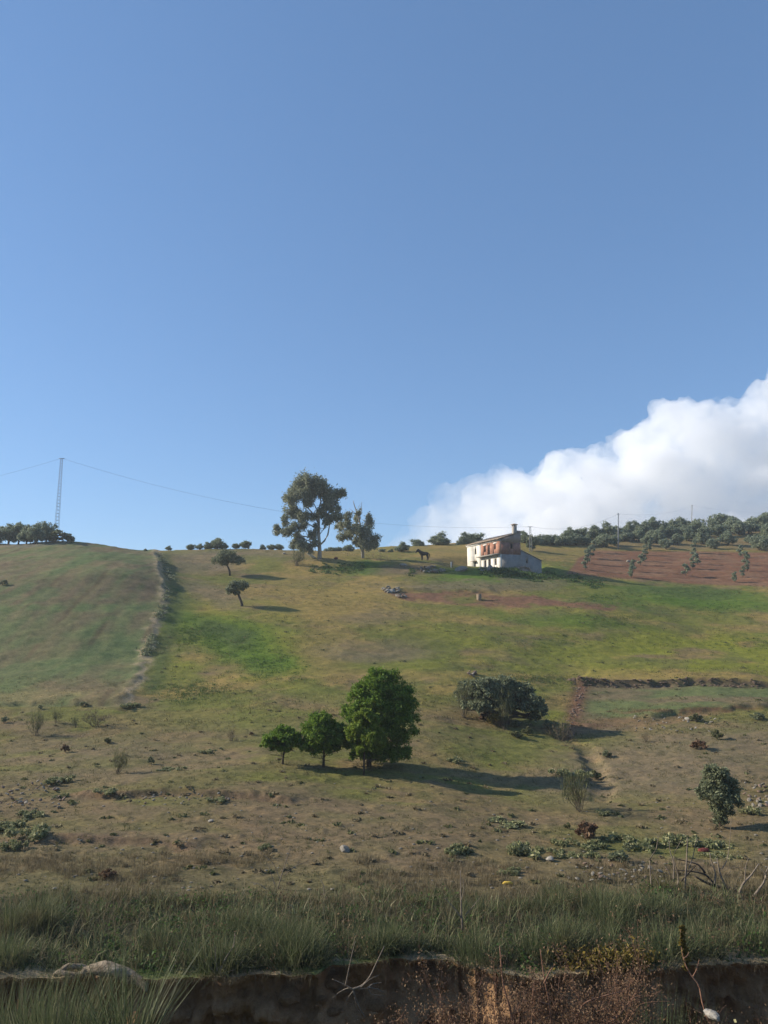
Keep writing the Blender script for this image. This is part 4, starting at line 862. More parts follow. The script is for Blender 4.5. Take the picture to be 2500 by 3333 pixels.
t1 = mast('lattice_mast', 'tall slender ladder-like steel mast on the left hilltop', 182, 1762, 1493, .72, .36, 25)
ext = zc(1300, 1650, 2.765)
a_ = ext(1183, 405); b_ = ext(1185, 180)
t2 = mast('lattice_mast', 'short lattice mast standing behind the ruined house', a_[0] , 1797, b_[1], .55, .3, 12)
def pole(label, pb, pt, r):
    b = P(*pb); v = at_depth(pt[0], pt[1], b[1]); t = thing('utility_pole', label, 'pole', b, 0, 'wooden poles in the right grove'); d = v - b
    mb = MB(); mb.tube([(0, 0, -.4), tuple(d * .5), tuple(d)], [r * 1.15, r, r * .85], 8); mb.obj('post', M['metal'] if r > .13 else M['wood'], t, smoothf=True)
    mb = MB(); mb.box((d[0] - .35, d[1] - .05, d[2] - .25), (d[0] + .35, d[1] + .05, d[2] - .17)); mb.obj('crossarm', M['wood'], t)
    return v
t3 = pole('upright grey pole at the corner of the red ploughed field', z4(415, 482), z4(415, 180), .14)
t4 = pole('slightly leaning pole rising among the olives of the right grove', z4(1010, 300), z4(1028, 110), .125)
def cable(label, a, b, sag):
    t = np.linspace(0, 1, 40)[:, None]; pts = np.asarray(a) + (np.asarray(b) - np.asarray(a)) * t; pts[:, 2] -= (4 * sag * t * (1 - t))[:, 0]
    mb = MB(); o0 = pts[0].copy(); mb.tube(pts - o0, .015, 4); o = mb.obj('power_cable', M['wire'], None, o0); tag(o, label, 'cable', 'cables between the masts and poles')
cable('cable running left out of the picture from the tall mast', t1, t1 + np.array([-55, 5, -9.5]), 1.6)
cable('long sagging cable from the tall mast past the eucalypts to the short mast', t1, t2, 4.6)
cable('cable from the short mast to the upright pole', t2, t3 - np.array([0, 0, .15]), 1.8)
cable('cable from the upright pole up to the leaning pole', t3 - np.array([0, 0, .15]), t4 - np.array([0, 0, .15]), 1.6)
cable('cable running right from the leaning pole', t4 - np.array([0, 0, .15]), t4 + np.array([40, 5, -2.4]), 1.2)

# ------------------------------------------------------------------ rocks, rubble, posts and litter
def rock_mesh(name, mat, seed, flat=.7, n=2, amp=.5):
    rng = np.random.default_rng(seed); import bmesh
    bm = bmesh.new(); bmesh.ops.create_icosphere(bm, subdivisions=n, radius=1)
    for v in bm.verts:
        c = v.co; v.co *= 1.03 - .5 * amp + amp * float(fbm(c.x * (1.3 + amp * .8) + seed, c.y * 1.3 + c.z * 2.1, 3, seed)); v.co.z *= flat
    me = bpy.data.meshes.new(name); bm.to_mesh(me); bm.free(); me.materials.append(mat); return me
RD = rock_mesh('rock', M['darkstone'], 12); RK = [rock_mesh('rock', M['rock'], s_) for s_ in (1, 2, 3)] + [rock_mesh('rock', M['rockred'], s_) for s_ in (4, 5)]
RW = [rock_mesh('rock', M['whitestone'], 6), rock_mesh('rock', M['earth'], 27, .8, 2, .9), rock_mesh('rock', M['earth'], 38, .75, 2, .9)]
rk = np.random.default_rng(91)
def rock(me, p, s, label, group=None, name='rock', cat='rock', parent=None, stretch=1.3):
    o = link(name, me, parent, p); o.rotation_euler = (rk.uniform(-.3, .3), rk.uniform(-.3, .3), rk.uniform(0, 6.28)); o.scale = (s * stretch, s, s)
    if parent is None: tag(o, label, cat, group)
    return o
def at(px, py, up=0): q = P(px, py); q[2] += up; return q
def heap(name, label, boxes, n, smin, smax, mats, seed):
    """rubble heap: a thing whose stones are its parts"""
    rng = np.random.default_rng(seed); c = P((boxes[0] + boxes[2]) / 2, boxes[3]); t = thing(name, label, 'rubble', c)
    for j in range(n):
        q = P(rng.uniform(boxes[0], boxes[2]), rng.uniform(boxes[1], boxes[3])); s_ = rng.uniform(smin, smax) * .72
        o = link('stone', mats[rng.integers(len(mats))], t, q - c + np.array([0, 0, s_ * .3 + rng.uniform(0, .25)])); o.scale = (s_ * rng.uniform(1, 1.8), s_, s_ * .8); o.rotation_euler = (rng.uniform(-.6, .6), rng.uniform(-.6, .6), rng.uniform(0, 6.28))
    return t
zh = zc(1300, 1750, 9.217)
heap('rubble_heap', 'heap of pale and reddish rubble below the horse', (*zh(640, 900), *zh(1100, 1060)), 42, .16, .42, RK, 92)
heap('rubble_heap', 'low scatter of grey stones right of the rubble below the horse', (*zh(1130, 980), *zh(1370, 1060)), 16, .14, .36, RK[:3], 93)
heap('stone_pile', 'pile of pale slabs left of the red soil strip', (*z2(1340, 1410), *z2(1500, 1450)), 22, .2, .5, [RK[0], RK[1], RW[0]], 94)
heap('stone_pile', 'smaller stone pile just below the pile of pale slabs', (*z2(1480, 1470), *z2(1570, 1500)), 14, .18, .45, RK, 95)
heap('fallen_masonry', 'fallen masonry at the foot of the white house wall', (1560, 1846, 1605, 1860), 20, .15, .4, [RK[0], RW[0], RK[2]], 96)
heap('stone_pile', 'small boulder pile on the green slope above the old olive', (1523, 2190, 1548, 2205), 12, .14, .3, RK[3:] + [RK[0]], 97)
heap('dumped_stones', 'dumped stones and clods at the left picture edge', (-30, 2555, 210, 2640), 85, .035, .12, RK, 98)
heap('stone_scatter', 'line of stones along the near edge of the fallow field at right', (1840, 2830, 2180, 2880), 62, .03, .095, RK, 99)
heap('stone_scatter', 'stony rubble on the slope beside the bushy tree', (2420, 2560, 2530, 2640), 40, .05, .16, RK, 100)
heap('stone_scatter', 'pale stones along the ledge below the green plot', (2060, 2335, 2330, 2385), 46, .05, .14, RK[:3] + [RW[0]], 101)
heap('stone_scatter', 'stones along the foot of the dark terrace line', (450, 2590, 760, 2620), 42, .035, .09, RK, 102)
# dark stone course along the top of the green plot
wt_ = thing('stone_wall', 'low dark stone bank along the top of the green plot', 'wall', (WALLT[0][0], WALLT[0][1], float(H(*WALLT[0])))); rw = np.random.default_rng(103)
for j in range(230):
    t_ = rw.uniform(.02, .98) * (len(WALLT) - 1); i = int(t_); q = WALLT[i] + (WALLT[min(i + 1, len(WALLT) - 1)] - WALLT[i]) * (t_ - i) + np.array([rw.normal() * .1, rw.normal() * .22 - .15]); s_ = rw.uniform(.05, .13)
    o = link('stone', RD, wt_, (q[0] - WALLT[0][0], q[1] - WALLT[0][1], float(H(*q)) - float(H(*WALLT[0])) + s_ * .3)); o.scale = (s_ * rw.uniform(1, 1.9), s_, s_ * .8); o.rotation_euler = (rw.uniform(-.4, .4), rw.uniform(-.4, .4), rw.uniform(0, 6.28))
pe = thing('stone_row', 'row of reddish stones down the left edge of the green plot', 'stones', (PLOTE[0][0], PLOTE[0][1], float(H(*PLOTE[0]))))
for j in range(90):
    t_ = rw.uniform(0, .999) * (len(PLOTE) - 1); i = int(t_); q = PLOTE[i] + (PLOTE[i + 1] - PLOTE[i]) * (t_ - i) + rw.normal(size=2) * .35; s_ = rw.uniform(.05, .13)
    o = link('stone', RK[3 + rw.integers(2)], pe, (q[0] - PLOTE[0][0], q[1] - PLOTE[0][1], float(H(*q)) - float(H(*PLOTE[0])) + s_ * .2)); o.scale = (s_ * 1.4, s_, s_ * .8); o.rotation_euler = (0, 0, rw.uniform(0, 6.28))
rock(RK[0], at(1122, 2770, .08), .17, 'grey boulder alone on the near fallow ground left of the middle', stretch=1.5)
rock(RW[0], at(2243, 2347, .15), .26, 'white round stone by a green bush below the green plot')
rock(RW[0], at(686, 2675, .04), .10, 'small white stone on bare ground left of the pines')
rock(RW[0], at(1790, 2803, .08), .13, 'pale upright stone among weeds right of the middle')
rock(RW[0], at(2045, 1829, .15), .35, 'white stone on the red ploughed slope')
rock(RW[0], at(1315, 1838, .1), .45, 'white boulder below the eucalyptus shadow left of the rubble', stretch=1.8)
rock(RW[0], at(925, 1803, .1), .3, 'pale stone on the ridge grass left of the eucalyptus')
rock(RK[0], at(1500, 1857, .2), .8, 'pale slab leaning at the left corner of the ruined house', stretch=1.7)
q = at_depth(2317, 3303, 15.8); rock(RW[0], q, .11, 'pale flat rock at the bottom right among weeds', stretch=1.9)
rr_ = np.random.default_rng(104)
ls = MB(); rkv = []
for me_ in RK:
    a_v = np.empty(len(me_.vertices) * 3, np.float32); me_.vertices.foreach_get('co', a_v); rkv.append((a_v.reshape(-1, 3), np.array([list(f.vertices) for f in me_.polygons])))
for j in range(300):
    y = 2540 + 360 * rr_.random()**.7; x = rr_.uniform(-20, 2520); s_ = rr_.uniform(.015, .055); v_, f_ = rkv[rr_.integers(5)]; ls.add(v_ * s_ * np.array([1.4, 1, .8]) + at(x, y, s_ * .25), T=f_)
tag(ls.obj('loose_stones', M['rock']), 'small stones lying loose over the fallow field', 'stones', kind='stuff')
# leaning white sheet, red thing, tub, posts
p = P(*z2(648, 1110)); kk = px_m(p[1]) / 3.0164; sh = MB(); sh.hexa([(-50 * kk, .0, .95), (-20 * kk, -.5, 1.1), (46 * kk, -.6, .05), (14 * kk, 0, -.1), (-50 * kk, .06, 1.0), (-20 * kk, -.44, 1.15), (46 * kk, -.54, .1), (14 * kk, .06, -.05)])
tag(sh.obj('metal_sheet', M['white'], None, p), 'pale sheet leaning against the trunk of the tall eucalyptus', 'sheet')
p = P(*z2(885, 1118)); tag(rock(rock_mesh('rag', M['redcloth'], 9), p + [0, 0, .2], .35, 'dull red bundle on the ground between the two eucalypts', None, 'red_bundle', 'bundle'), None)
q = P(2290, 2771) ; rock(rock_mesh('rag', M['redcloth'], 10, .5), q + [0, 0, .05], .13, 'dark red rag among weeds at the lower right', None, 'red_rag', 'rag', None, 1.8)
yb_ = MB(); yb_.tube([(-.16, 0, .02), (-.1, 0, .05), (.1, 0, .05), (.17, 0, .03)], [.02, .05, .05, .03], 8); tag(yb_.obj('yellow_container', M['yellow'], None, P(1652, 2884) + [0, 0, .05]), 'squashed yellow container lying at the back of the rushes', 'litter')
p = P(*z3(717, 835)); tb_ = MB(); an = np.linspace(0, 2 * math.pi, 13)[:-1]; rO, rI, hT = .38, .33, .85
ringV = [np.stack([r_ * np.cos(an), r_ * np.sin(an), 0 * an + z_], 1) for r_, z_ in ((rO * .9, -.2), (rO, hT), (rI, hT), (rI, .2))]; nV = np.concatenate(ringV); Qs = [(b_ * 12 + j, b_ * 12 + (j + 1) % 12, b_ * 12 + 12 + (j + 1) % 12, b_ * 12 + 12 + j) for b_ in range(3) for j in range(12)]
tb_.add(np.concatenate([nV, [[0, 0, .2]]]), Qs, [(36 + (j + 1) % 12, 48, 36 + j) for j in range(12)]); tag(tb_.obj('dark_drum', M['wood'], None, p), 'dark drum standing on the strip of red soil below the house', 'drum')
def post(px, py, h, label, mat, r=.05, group=None, lean=0.0):
    mb = MB(); mb.tube([(0, 0, -.3), (lean * h, 0, h)], [r, r * .85], 6); return tag(mb.obj('fence_post', mat, None, P(px, py)), label, 'post', group)
post(*z3(466, 545), 1.05, 'thick pale stub of a gate post left of the ruined house', M['white'], .12); post(*z3(476, 545), 1.3, 'brown wooden post beside the pale gate post stub', M['wood'], .09)
for x, y, h, lab in ((855, 1075, 1.0, 'thin post right of the tall eucalyptus trunk'), (1000, 1085, 1.3, 'pale leaning stake midway between the eucalypts'), (1250, 1105, 1.0, 'short post right of the thinner eucalyptus'), (1320, 1100, 1.6, 'tallest thin post right of the thinner eucalyptus'), (1390, 1112, .8, 'short stake near the end of the tree shadow')):
    post(*z2(x, y), h, lab, M['wood'], .05, 'posts of the old fence on the ridge', R.uniform(-.08, .08))

# ------------------------------------------------------------------ blades, twigs and shrubs
def blades(base, length, width, lean, rng, bend=.5, az=None):
    """tapering bent blades: 5 points each (quad + tip triangle)"""
    n = len(base); az = rng.uniform(0, 2 * math.pi, n) if az is None else az
    d = np.stack([np.cos(az), np.sin(az), 0 * az], 1); side = np.stack([-np.sin(az + rng.normal(0, .8, n)), np.cos(az + rng.normal(0, .8, n)), 0 * az], 1)
    L = length[:, None]; ln = lean[:, None]; w = (np.asarray(width) * np.ones(n))[:, None] * .5
    up = np.array([[0, 0, 1.]])
    mid = base + (up * np.cos(ln) + d * np.sin(ln)) * L * .55
    l2 = ln * (1 + bend) + bend * .15
    tip = mid + (up * np.cos(l2) + d * np.sin(l2)) * L * .45
    V = np.stack([base - side * w, base + side * w, mid + side * w * .75, mid - side * w * .75, tip], 1).reshape(-1, 3)
    i = np.arange(n) * 5
    return V, np.stack([i, i + 1, i + 2, i + 3], 1), np.stack([i + 3, i + 2, i + 4], 1)
def clumps_mesh(name, mat, pos, rad, hgt, nb, rng, width=.018, spread=.55, bend=.5):
    """rush or grass clumps in one mesh; pos (n,3)"""
    k = np.repeat(np.arange(len(pos)), nb); a = rng.uniform(0, 2 * math.pi, len(k)); q = np.sqrt(rng.random(len(k)))
    b = pos[k] + np.stack([np.cos(a) * q * rad[k], np.sin(a) * q * rad[k], 0 * a - .03], 1)
    V, Q, T = blades(b, hgt[k] * rng.uniform(.5, 1.15, len(k)), width, np.abs(q * spread + rng.normal(0, .22, len(k))), rng, bend * rng.uniform(.3, 1.9, (len(k), 1)), a + rng.normal(0, 1.1, len(k)))
    return raw_mesh(name, V, Q=Q, T=T, mat=mat)
def twig_tree(mb, p, d, L, r, depth, rng, spread=.6, nch=3, up=.12):
    p = np.asarray(p, float); d = np.asarray(d, float); pts = [p]; n = 4
    for _ in range(n):
        d = d + rng.normal(size=3) * .14 + np.array([0, 0, up]); d /= np.linalg.norm(d); pts.append(pts[-1] + d * L / n)
    mb.tube(pts, np.linspace(r, r * .5, n + 1), 4 if r < .02 else 5, False); ends = [pts[-1]]
    if depth > 0:
        for _ in range(nch):
            j = rng.integers(1, n + 1); dd = d + rng.normal(size=3) * spread; dd /= np.linalg.norm(dd)
            ends += twig_tree(mb, pts[j], dd, L * rng.uniform(.5, .8), r * .55, depth - 1, rng, spread, nch, up)
    return ends
def ground(x, y): return np.stack([x, y, H(x, y)], -1)

# the rush bed on the lip of the bank
rr = np.random.default_rng(201)
n = 5200; x = rr.uniform(-15, 15, n); y = edge(x) + .25 + .4 * vnoise(x * 1.1, x * 0 + 3) + rr.random(n) * 5.4
gap = fbm(x * .55, y * .7, 3, 71); keep = (gap > .47 + .08 * smooth(1.0, .0, y - edge(x))) & (rr.random(n) < smooth(6.0, 4.2, y - edge(x) + (vnoise(x * .6, x * 0) - .5) * 1.6))
bx = (PB[0] * 0 + np.array([-1.4, 8.2, 9.4])); 
for cx_, cy_, r_ in ((-1.15, 20.3, .75), (8.9, 20.1, .6), (.3, 21.2, .5)): keep &= np.hypot(x - cx_, (y - cy_) * 1.2) > r_
x, y = x[keep], y[keep]; pos = ground(x, y)
hg = (.26 + .52 * smooth(.36, .64, fbm(x * .6, y * .8, 3, 72))) * rr.uniform(.6, 1.3, len(x)) * (1 - .4 * smooth(3.2, 5.4, y - edge(x)))
gsel = vnoise(x * .9, y * .9) + rr.normal(0, .12, len(x)); isd = (smooth(2.4, 5.0, y - edge(x)) * .75 + rr.random(len(x)) * .38) > .72
m1 = ~isd
tag(link('rush_bed', clumps_mesh('rush_bed', M['rush'], pos[m1], rr.uniform(.08, .26, m1.sum()), hg[m1] * 1.12, 62, rr, .0145, .85)), 'dense bed of green rushes along the top of the earth bank', 'rushes', kind='stuff')
tag(link('dry_rush_bed', clumps_mesh('dry_rush_bed', M['grass'], pos[isd], rr.uniform(.08, .22, isd.sum()), hg[isd], 46, rr, .0145, .7)), 'browner rushes at the back of the rush bed', 'rushes', kind='stuff')
n = 2400; x = rr.uniform(-15, 15, n); y = edge(x) + .3 + rr.random(n) * 5.2; pos = ground(x, y)
tag(link('dry_straw', clumps_mesh('dry_straw', M['dry'], pos, np.full(n, .2), rr.uniform(.3, .85, n), 8, rr, .012, .8)), 'dead straw blades tangled through the rushes', 'straw', kind='stuff')
def herbs(name, label, mat, n, h, leaf, seed, thr):
    rng = np.random.default_rng(seed); x = rng.uniform(-15, 15, n); y = edge(x) + .25 + rng.random(n) * 5; kk_ = fbm(x * .6, y * .8, 2, seed) > thr; g_ = ground(x[kk_], y[kk_]); q = rng.normal(size=(len(g_) * 40, 3)) * np.array([.16, .13, h * .5]); q[:, 2] = np.abs(q[:, 2])
    V, Q = leaf_cards(np.repeat(g_, 40, 0) + q, leaf, rng, 1.9, 0, .25); tag(link(name, raw_mesh(name, V, Q=Q, mat=M[mat])), label, 'weeds', kind='stuff')
herbs('bank_herbs', 'leafy green weeds growing among the rushes', 'nettle', 420, .34, .045, 221, .5)
herbs('rusty_herbs', 'rusty brown dead weeds among the rushes', 'rust', 420, .48, .032, 222, .54)
n = 1500; x = rr.uniform(-15, 15, n); y = edge(x) + .3 + rr.random(n) * 4.6; pos = ground(x, y)
tag(link('broad_blades', clumps_mesh('broad_blades', M['rush'], pos, np.full(n, .1), rr.uniform(.3, .8, n), 9, rr, .03, .9, .9)), 'broader bent blades standing among the rushes', 'rushes', kind='stuff')
# dead weed stalks behind the rushes
n = 5200; x = rr.uniform(-16, 16, n); y = 22.3 + rr.random(n)**1.4 * 6.5; k = fbm(x * .35, y * .4, 3, 73) > .44; pos = ground(x[k], y[k])
tag(link('dry_weeds', clumps_mesh('dry_weeds', M['dry'], pos, np.full(k.sum(), .12), rr.uniform(.14, .42, k.sum()), 15, rr, .012, .5, .3)), 'grey brown dead weeds behind the rushes', 'dry weeds', kind='stuff')
# short grass of the fallow ground and of the meadow above
n = 22000; y = 23 + rr.random(n)**1.25 * 50; x = rr.uniform(-.60, .60, n) * (y + 2); k = fbm(x * .4, y * .6, 3, 74) + rr.normal(0, .08, n) > .46; x, y = x[k], y[k]; pos = ground(x, y)
f = smooth(22, 70, y)
tag(link('short_grass', clumps_mesh('short_grass', M['grass'], pos, .08 + .16 * f, .07 + .10 * f + rr.random(len(x)) * .07, 7, rr, .026, .9, .6)), 'short dry grass scattered over the fallow ground', 'grass', kind='stuff')
n = 25000; y = 58 + rr.random(n) * 100; x = rr.uniform(-.60, .60, n) * (y + 2); k = (fbm(x * .15, y * .2, 3, 75) + rr.normal(0, .07, n) > .5); x, y = x[k], y[k]
pxk, pyk = project(x, y, H(x, y)); out = ~((pxk / S < 355) & (pyk / S < 1527)) & ~((pxk / S > 1225) & (pyk / S < 1262)); x, y = x[out], y[out]; pos = ground(x, y)
tag(link('meadow_grass', clumps_mesh('meadow_grass', M['grass'], pos, .25 + .2 * rr.random(len(x)), .10 + rr.random(len(x)) * .16, 7, rr, .045, .9, .5)), 'tufty grass over the upper meadow', 'grass', kind='stuff')
# grass and low green on the lip of the bank
n = 1500; x = rr.uniform(-14, 14, n); y = edge(x) + .05 + rr.random(n) * .7; k = fbm(x * .8, y * .8, 2, 76) > .45; pos = ground(x[k], y[k])
tag(link('lip_grass', clumps_mesh('lip_grass', M['nettle'], pos, np.full(k.sum(), .1), rr.uniform(.05, .13, k.sum()), 12, rr, .02, 1.0, .6)), 'fresh low green growth along the lip of the bank', 'grass', kind='stuff')
# lush weeds round the ruin, in tree shade and in the gully meadow
def weeds(name, label, polys, dens, h, mat, seed, leaf=.22, spr=4.0):
    rng = np.random.default_rng(seed); pp = []
    for (x0, y0, x1, y1), w in polys:
        for _ in range(int(dens * w)):
            t_ = rng.random(); c = P(x0 + (x1 - x0) * t_, y0 + (y1 - y0) * t_ + rng.normal() * spr); hh = h * rng.uniform(.4, 1.1)
            q = rng.normal(size=(26, 3)) * np.array([hh * .8, hh * .8, hh * .3]); q[:, 2] = np.abs(q[:, 2]); pp.append(c + q)
    V, Q = leaf_cards(np.concatenate(pp), leaf, rng, 1.5); tag(link(name, raw_mesh(name, V, Q=Q, mat=M[mat])), label, 'weeds', kind='stuff')
weeds('lush_weeds', 'lush green weeds along the foot of the ruined house', [((1600, 1852, 1700, 1870), 1), ((1640, 1860, 1780, 1882), 1.4), ((1560, 1862, 1700, 1868), .7), ((1770, 1868, 1960, 1906), 1.3), ((1690, 1853, 1660, 1850), .5)], 60, .55, 'nettle', 211, .17, 7)
weeds('shade_weeds', 'dark green weeds below the eucalyptus shadow', [((1010, 1850, 1190, 1850), 1), ((1060, 1858, 1160, 1846), .8), ((1330, 1866, 1350, 1862), .2)], 60, .4, 'nettle', 212, .16, 8)
weeds('bank_weeds', 'bushy weeds along the shaded side of the field bank', [((508, 1800, 540, 1835), .7), ((532, 1850, 560, 1885), .8), ((545, 1920, 510, 2030), .8), ((500, 2060, 468, 2140), .7)], 30, .45, 'olivedark', 213, .16, 7)
def low_growth(name, label, blobs, n, h, seed):
    rng = np.random.default_rng(seed); pp = []
    for (cx_, cy_, rx_, ry_) in blobs:
        for _ in range(n): q = rng.normal(size=2) * .5; pp.append(P(cx_ + q[0] * rx_, cy_ + q[1] * ry_))
    pp = np.array(pp); tag(link(name, clumps_mesh(name, M['nettle'], pp, rng.uniform(.15, .45, len(pp)), rng.uniform(.5, 1.3, len(pp)) * h, 12, rng, .035, .9, .6)), label, 'weeds', kind='stuff')
low_growth('hollow_weeds', 'rank green growth in the hollow right of the sown field', [(760, 2090, 170, 75), (880, 2170, 130, 50), (640, 2060, 90, 50), (620, 2250, 140, 40)], 420, .2, 214)
low_growth('meadow_weeds', 'darker green growth in bands across the right of the meadow', [(2200, 1935, 260, 24), (2340, 1985, 180, 24), (1950, 1945, 110, 18), (2000, 2015, 180, 24), (1740, 2212, 200, 16), (2380, 2095, 240, 34), (1800, 2090, 300, 30), (1900, 1880, 140, 20)], 260, .2, 215)

# shrub kinds, copied over the field
kinds = {}
def shrub_kind(key, name, cat, mk):
    t = thing(name, 'x', cat, (0, 0, -600)); mk(t); kinds[key] = [t, False]
def mk_bush(mat, n, seed, h=.8, leaf=.07):
    def f(t):
        rng = np.random.default_rng(seed); mb = MB(); 
        for _ in range(7): twig_tree(mb, (rng.normal() * .05, rng.normal() * .05, -.05), (rng.normal() * .5, rng.normal() * .5, 1), .5 * h, .012, 1, rng, .5, 2)
        mb.obj('stem', M['twigdark'], t); sc_ = sub_clumps([(0, 0, .42 * h, .42, .42, .42 * h)], 22, .34, rng, -.6)
        V, Q = leaf_cards(in_clumps(sc_, n, rng, .4), leaf, rng, 1.8); link('foliage', raw_mesh('foliage', V, Q=Q, mat=M[mat]), t)
    return f
def mk_broom(mat, n, seed):
    def f(t):
        rng = np.random.default_rng(seed); mb = MB(); E = []
        for _ in range(16): E += twig_tree(mb, (rng.normal() * .06, rng.normal() * .06, -.05), (rng.normal() * .38, rng.normal() * .38, 1), rng.uniform(.5, .85), .010, 2, rng, .28, 2, .15)
        mb.obj('stem', M['twigdark'], t); E = np.array(E)
        b = E[rng.integers(0, len(E), n)] + rng.normal(size=(n, 3)) * .05; b[:, 2] -= .12
        V, Q, T = blades(b, rng.uniform(.10, .26, n), .011, np.abs(rng.normal(0, .35, n)), rng, .2); link('foliage', raw_mesh('foliage', V, Q=Q, T=T, mat=M[mat]), t)
    return f
def mk_mound(mat, n, seed):
    def f(t):
        rng = np.random.default_rng(seed); cl = [(rng.normal() * .26, rng.normal() * .26, .06 + rng.uniform(0, .12), .17, .17, .14) for _ in range(14)]
        V, Q = leaf_cards(in_clumps(cl, n * 2, rng, .4), .058, rng, 2.2, 0, .25); link('foliage', raw_mesh('foliage', V, Q=Q, mat=M[mat]), t)
        mb = MB()
        for _ in range(10): a = rng.uniform(0, 6.28); mb.tube([(0, 0, 0), (math.cos(a) * .25, math.sin(a) * .25, .12), (math.cos(a) * .42, math.sin(a) * .42, .1)], [.01, .008, .004], 4)
        mb.obj('stem', M['weed'], t)
    return f
shrub_kind('bush', 'shrub', 'shrub', mk_bush('shrub', 900, 301)); shrub_kind('dark', 'shrub', 'shrub', mk_bush('olivedark', 900, 302)); shrub_kind('rust', 'shrub', 'shrub', mk_bush('rust', 1000, 303, .6)); shrub_kind('ochre', 'grass_mound', 'dry grass', mk_bush('ochre', 900, 306, .6))
shrub_kind('broom', 'broom_shrub', 'shrub', mk_broom('shrub', 900, 304)); shrub_kind('drybroom', 'broom_shrub', 'shrub', mk_broom('dry', 420, 305)); shrub_kind('weed', 'weed_mound', 'weeds', mk_mound('weed', 620, 307)); shrub_kind('weed2', 'weed_mound', 'weeds', mk_mound('weed', 520, 308))
ps = np.random.default_rng(310)
def shrub(kind, px, py, w, h, label, group=None):
    """w,h in photo pixels"""
    p = P(px, py); m = px_m(p[1]); t, used = kinds[kind]; ww = {'weed': .95, 'weed2': .95}.get(kind, .9); hh = {'weed': .32, 'weed2': .32, 'rust': .55, 'ochre': .55, 'broom': 1.0, 'drybroom': 1.0}.get(kind, .72)
    s = w * m / ww; sc = (s, s, max(h * m / hh * (.72 if kind.startswith('weed') else 1), .22 * s)); rz = ps.uniform(0, 6.28)
    if used: return dup(t, p, rz, sc, label, group)
    kinds[kind][1] = True; t.location = tuple(p); t.rotation_euler = (0, 0, rz); t.scale = sc; t['label'] = label
    if group: t['group'] = group
    return t
za = zc(0, 2250, 2.0738); zb2 = zc(1750, 2150, 2.212); zo = zc(1350, 2150, 3.318)
SF = 'shrubs on the fallow field'; WF = 'weed mounds on the fallow field'
for k_, (x, y), w, h, lab in (
    ('broom', za(245, 300), 110, 130, 'tallest broom bush at the left of the fallow field, near the sown field foot'), ('broom', za(378, 212), 60, 70, 'narrow broom right of the tallest left broom'), ('broom', za(510, 245), 50, 55, 'small broom in front of the dry twiggy bush'), ('drybroom', za(645, 232), 190, 90, 'wide dry twiggy bush below the end of the field bank'),
    ('rust', za(440, 412), 60, 50, 'small brown shrub below the tallest left broom'), ('broom', za(795, 558), 120, 130, 'rounded sparse green bush standing alone between left edge and pines'), ('dark', za(1017, 492), 52, 50, 'small dark round bush right of the sparse green bush'), ('dark', za(30, 212), 60, 40, 'dark bush at the left picture edge under the sown field'),
    ('bush', za(725, 352), 56, 40, 'low bush below the dry twiggy bush'), ('drybroom', za(1560, 335), 60, 80, 'thin dry bush left of the smallest pine'), ('dark', za(272, 122), 40, 30, 'dark bush on the ledge at the foot of the sown field'), ('dark', za(565, 104), 70, 34, 'dark weed at the right end of the sown field foot'), ('weed', za(905, 105), 120, 40, 'green weeds at the lower end of the field bank'),
    ('drybroom', (1032, 2335), 60, 62, 'wispy pale bush standing behind the middle-sized pine'), ('rust', (818, 2395), 26, 24, 'tiny brown shrub left of the smallest pine, higher up'),
    ('rust', zb2(1170, 640), 130, 60, 'brown cushion shrub in the middle of the right slope'), ('bush', zb2(1295, 568), 76, 66, 'green shrub above the brown cushion shrub'), ('drybroom', zb2(780, 585), 50, 60, 'wispy dry shrub left of the brown cushion shrub'), ('bush', zb2(1140, 445), 90, 60, 'green bush beside the white round stone'), ('dark', zb2(1590, 428), 110, 50, 'dark low bush at the right edge of the ledge'),
    ('dark', zb2(500, 695), 70, 45, 'dark little bush at the upper gully rim'), ('broom', zb2(300, 1085), 240, 215, 'large wispy broom beside the lower gully'), ('bush', zb2(415, 855), 90, 60, 'bush on the gully rim above the large wispy broom'), ('rust', zb2(360, 1285), 190, 110, 'rusty brown rounded bush below the large wispy broom'), ('dark', zb2(585, 1450), 150, 70, 'dark grey green bush in the stony ground before the rushes'),
    ('dark', zb2(650, 1375), 84, 50, 'dark low bush between two weed mounds on the right'), ('bush', zb2(215, 1210), 50, 44, 'little green bush left above the rusty one'),
    ('broom', zo(530, 615), 120, 190, 'broom bush under the left side of the old olive crown'), ('rust', zo(770, 650), 96, 60, 'reddish brown mound under the old olive'), ('ochre', zo(860, 700), 120, 90, 'straw coloured grass mound under the old olive'), ('broom', zo(965, 745), 110, 190, 'tall grassy tuft in front of the old olive trunk'), ('rust', zo(925, 715), 60, 56, 'dark rusty shrub right of the straw coloured mound'), ('dark', zo(1100, 715), 84, 46, 'dark green low bush right of the old olive trunk'), ('bush', zo(1215, 805), 76, 60, 'green bush below the right side of the old olive'),
    ('dark', zo(1465, 770), 130, 76, 'dark bush at the head of the gully'), ('drybroom', zo(1560, 860), 190, 110, 'pale dry bush on the near side of the gully head'), ('bush', zo(1100, 830), 100, 46, 'low dull bush in front of the old olive'),
    ('rust', (352, 2862), 120, 60, 'dark brown dead clump at the back of the rushes on the left'), ('dark', zL(810, 1300), 190, 80, 'bush at the foot of the lattice mast'), ('bush', zL(700, 1310), 80, 50, 'small bush left of the lattice mast foot'), ('dark', zL(940, 1305), 90, 40, 'low dark bush right of the mast foot'), ('dark', (12, 1905), 60, 40, 'dark bush at the left picture edge in the sown field'), ('broom', z2(500, 1180), 100, 95, 'bare twiggy bush left of the pale sheet'), ('dark', ext(1185, 395), 90, 110, 'dark shrub growing round the foot of the short mast')):
